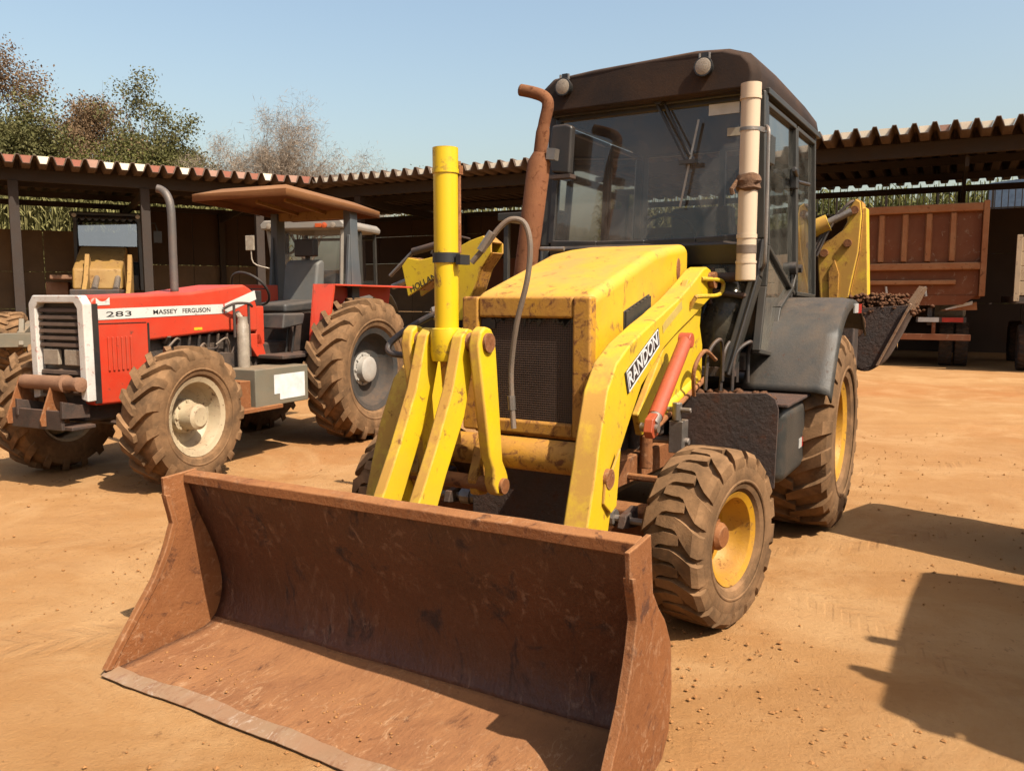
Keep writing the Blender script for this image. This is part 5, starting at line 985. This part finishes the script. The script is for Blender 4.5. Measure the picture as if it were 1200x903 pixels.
TT = thing('shadow_trailer', 'added unseen tank trailer, shaped to cast a boxy shadow beside the rear wheel', 'trailer', (3.93, 4.42), rz=math.atan2(.75, -.66))  # made-up trailer out of view, sized to throw the band shadow
def shadow_trailer(t):
    MB().box(-.62, .62, -.52, .52, .72, 2.02).build('shadow_trailer_tank', 'fender', t, .08, seg=3)
    MB().box(-.66, .66, -.5, .5, .56, .70).build('shadow_trailer_frame', 'chassis', t, .01)
    MB().tube([(.1, -.12, 2.0), (.1, .12, 2.0)], .16, 16).build('hatch', 'fender', t)
    MB().bar((-.66, 0, .62), (-1.35, 0, .52), .1, .1).build('drawbar', 'chassis', t, .01)
    tm = tyre_mesh(.33, .2, .2, 22, .012, .5, .06, mat='rubber_dark', inner=0, down=.1); rm = rim_mesh(.2, .2, M['rim_grey'], .06)
    for s in (1, -1): wheel(t, rm, tm, None, (.05, s * .64, .325), s)
    MB().tube([(.05, -.6, .325), (.05, .6, .325)], .04, 10).build('axle', 'chassis', t)
shadow_trailer(TT)

# ------------------------------------------------------------------ trees, cane and bushes behind the sheds
def tree(name, label, base, h, spread, seed, leaf, nleaf, lsize, lev=5, trunk_r=.22, bare=0., fork=3, clump=.5, group='trees behind the sheds', low=.3, asp=.55):
    nleaf, lsize = (int(nleaf * 3.6), lsize * .47) if asp > .2 else (int(nleaf * 2.6), lsize * .5)
    rnd = random.Random(seed); t = thing(name, label, 'tree', base, rz=0, group=group); b = MB(); tips = []
    def grow(p, d, ln, r, k):
        n = 3; pts = [p]; q = Vector(p); dd = Vector(d)
        for i in range(n):
            dd = (dd + Vector((rnd.gauss(0, .16), rnd.gauss(0, .16), rnd.gauss(.04, .1)))).normalized(); q = q + dd * ln / n; pts.append(q.copy())
            if k >= 3: tips.append(q.copy())
        r1 = r * .62; b.tube(pts, [r + (r1 - r) * i / n for i in range(n + 1)], 6 if k < 2 else (4 if k < 4 else 3), False)
        if k >= lev: tips.append(q); return
        for c in range(fork if k else fork + 1):
            a = rnd.uniform(0, 2 * math.pi); tilt = rnd.uniform(.35, .85) * spread
            ax = dd.orthogonal().normalized(); ax = Matrix.Rotation(a, 3, dd) @ ax
            nd = (dd * math.cos(tilt) + ax * math.sin(tilt)); nd.z += .12; nd.normalize()
            st = q if c == 0 or rnd.random() < .5 else pts[2]
            grow(st, nd, ln * rnd.uniform(.62, .82), r1 * rnd.uniform(.6, .9), k + 1)
    grow(Vector((0, 0, 0)), Vector((rnd.gauss(0, .06), rnd.gauss(0, .06), 1)), h * low, trunk_r, 0)
    zt = max(p.z for p in tips); k = h / zt; b.bm.transform(Matrix.Diagonal((k, k, k, 1))); b.build('trunk', 'bark', t, smooth=1.2)
    tips = [p * k for p in tips]; V = []; F = []
    if nleaf:
        keep = [p for p in tips if noise.noise(p * .55 + Vector((seed, 0, 0))) > bare - .35] or tips
        for i in range(nleaf):
            p = rnd.choice(keep); g = lambda s_: max(-1.5, min(1.5, rnd.gauss(0, 1))) * s_; c = p + Vector((g(clump), g(clump), g(clump * .8)))
            nrm = Vector((rnd.gauss(0, 1), rnd.gauss(0, 1), rnd.gauss(.4, 1))).normalized(); u = nrm.orthogonal().normalized(); u = Matrix.Rotation(rnd.uniform(0, 6.3), 3, nrm) @ u; w = nrm.cross(u); s = lsize * rnd.uniform(.6, 1.5); i0 = len(V)
            V += [c - u * s, c + w * s * asp, c + u * s, c - w * s * asp]; F.append((i0, i0 + 1, i0 + 2, i0 + 3))
        me = bpy.data.meshes.new('crown'); me.from_pydata(V, [], F); me.materials.append(M[leaf]); o = bpy.data.objects.new('crown', me); COL.objects.link(o); o.parent = t
    return t
tree('broadleaf_tree', 'dense green tree standing behind the red-capped shed end', (-23.6, 38.0), 10.2, .95, 1, 'leaf_green', 22000, .15, 5, .3, -.6, 3, .55, low=.22)
tree('broadleaf_tree', 'tall rusty brown tree rising above the dense green one', (-24.4, 41.5), 12.9, .85, 2, 'leaf_brown', 15000, .13, 5, .3, -.1, 3, .45)
tree('broadleaf_tree', 'rusty brown half-bare tree between the green trees', (-20.6, 40.5), 10.8, .95, 8, 'leaf_brown', 9000, .12, 5, .22, .0, 3, .4)
tree('broadleaf_tree', 'tall thin tree with scattered dark green clumps', (-18.2, 40.0), 12.6, .62, 4, 'leaf_green', 7000, .14, 5, .24, .12, 3, .35)
tree('broadleaf_tree', 'low yellow-green tree just over the shed roof', (-18.3, 37.0), 7.4, 1.0, 15, 'leaf_yellow', 8500, .11, 4, .2, -.5, 3, .6)
tree('broadleaf_tree', 'small mixed green tree beside the bare grey tree', (-15.2, 38.0), 7.6, .9, 16, 'leaf_green', 4600, .10, 5, .18, -.2, 3, .4)
tree('bare_tree', 'wide bare grey tree with fine pale twigs', (-12.3, 40.0), 11.2, .85, 21, 'leaf_pale', 5200, .28, 6, .22, .0, 3, .22, low=.25, asp=.05)
tree('bare_tree', 'bare slender tree next to the wide bare grey tree', (-14.4, 42.0), 10.6, .65, 22, 'leaf_pale', 3000, .30, 6, .16, .2, 3, .22, low=.25, asp=.05)
tree('bare_tree', 'bare pale tree with spreading limbs above the corner of the sheds', (-10.3, 41.0), 9.9, .95, 27, 'leaf_pale', 3000, .28, 6, .17, .0, 3, .22, low=.25, asp=.05)
tree('bare_tree', 'bare twiggy tree between the thin green tree and the wide bare grey tree', (-16.6, 42.5), 9.6, .9, 25, 'leaf_pale', 3000, .28, 6, .16, .0, 3, .22, low=.25, asp=.05)
tree('bare_tree', 'low bare tree fading out along the roof edge', (-8.6, 42.0), 8.6, .9, 23, 'leaf_pale', 1500, .28, 6, .13, .1, 3, .22, low=.25, asp=.05)
tree('broadleaf_tree', 'round green treetop peeping over the roof behind the tall cylinder', (-4.5, 44.0), 8.55, .9, 31, 'leaf_yellow', 2600, .12, 4, .2, -.6, 3, .35)
def cane(name, label, x0, y0, x1, y1, n, h, seed, mat='cane', depth=2.5):
    rnd = random.Random(seed); V = []; F = []; d = Vector((x1 - x0, y1 - y0, 0)); nn = Vector((-d.y, d.x, 0)).normalized()
    for i in range(n):
        p = Vector((x0, y0, 0)) + d * rnd.random() + nn * rnd.uniform(0, depth); hh = h * rnd.uniform(.75, 1.08); a = rnd.uniform(0, 6.3); u = Vector((math.cos(a), math.sin(a), 0)); w = .035
        for k in range(4):
            z0 = hh * rnd.uniform(.35, .95); a2 = rnd.uniform(0, 6.3); o = Vector((math.cos(a2), math.sin(a2), 0)); ln = rnd.uniform(.3, .7); i0 = len(V); sd = o.cross(Vector((0, 0, 1))) * .045
            b0 = p + Vector((0, 0, z0)); m = b0 + o * ln * .5 + Vector((0, 0, ln * .55)); e = b0 + o * ln + Vector((0, 0, ln * .1))
            V += [b0 - sd, b0 + sd, m + sd, m - sd, e]; F += [(i0, i0 + 1, i0 + 2, i0 + 3), (i0 + 3, i0 + 2, i0 + 4)]
        i0 = len(V); V += [p - u * w, p + u * w, p + u * w * .4 + Vector((0, 0, hh)), p - u * w * .4 + Vector((0, 0, hh))]; F.append((i0, i0 + 1, i0 + 2, i0 + 3))
    me = bpy.data.meshes.new(name); me.from_pydata(V, [], F); me.materials.append(M[mat]); o = bpy.data.objects.new(name, me); COL.objects.link(o); return tag(o, label, 'cane', None, 'stuff')
cane('cane_stand', 'dry yellow-green cane seen through the gap above the left shed wall', -26, 25.5, -9.5, 35.5, 5200, 5.6, 1)
cane('cane_stand', 'thin dry cane seen through the gap behind the exhaust pipe', -3, 35.5, 8, 30.0, 2600, 5.2, 2)
cane('hedge', 'green bushes seen through the gap over the dump truck', 10, 31.5, 26, 23.5, 4200, 5.3, 3, 'leaf_yellow', 3)
# fence behind the right shed and a pale sheet roof beyond it
FN = thing('bar_fence', 'dark fence of upright bars in the gap over the dump truck', 'fence', (7.6, 27.2), rz=math.atan2(-.465, .886))
for z in (4.1, 4.72): MB().box(0, 14, -.02, .02, z, z + .04).build('rail', 'timber', FN)
for i in range(11): MB().box(i * 1.4 - .03, i * 1.4 + .03, -.035, .035, 0, 4.8).build('fence_post', 'timber', FN)
bm_me = MB().box(-.012, .012, -.012, .012, 3.6, 4.76).mesh('bar', M['timber'])
for i in range(84):
    o = bpy.data.objects.new('bar', bm_me); COL.objects.link(o); o.parent = FN; o.location = (.08 + i * .166, .0, 0)
SR = thing('small_shelter', 'small shelter with pale blue sheet roof beyond the bar fence', 'shelter', (17.6, 27.5), rz=.4)
MB().prism([(-1.4, 5.35), (1.7, 4.5), (1.7, 4.45), (-1.4, 4.45)], -1, 1).build('roof', 'tarp', SR)
for x in (-1.2, 1.5):
    for y in (-.9, .9): MB().box(x - .06, x + .06, y - .06, y + .06, 0, 4.448).build('post', 'timber', SR)
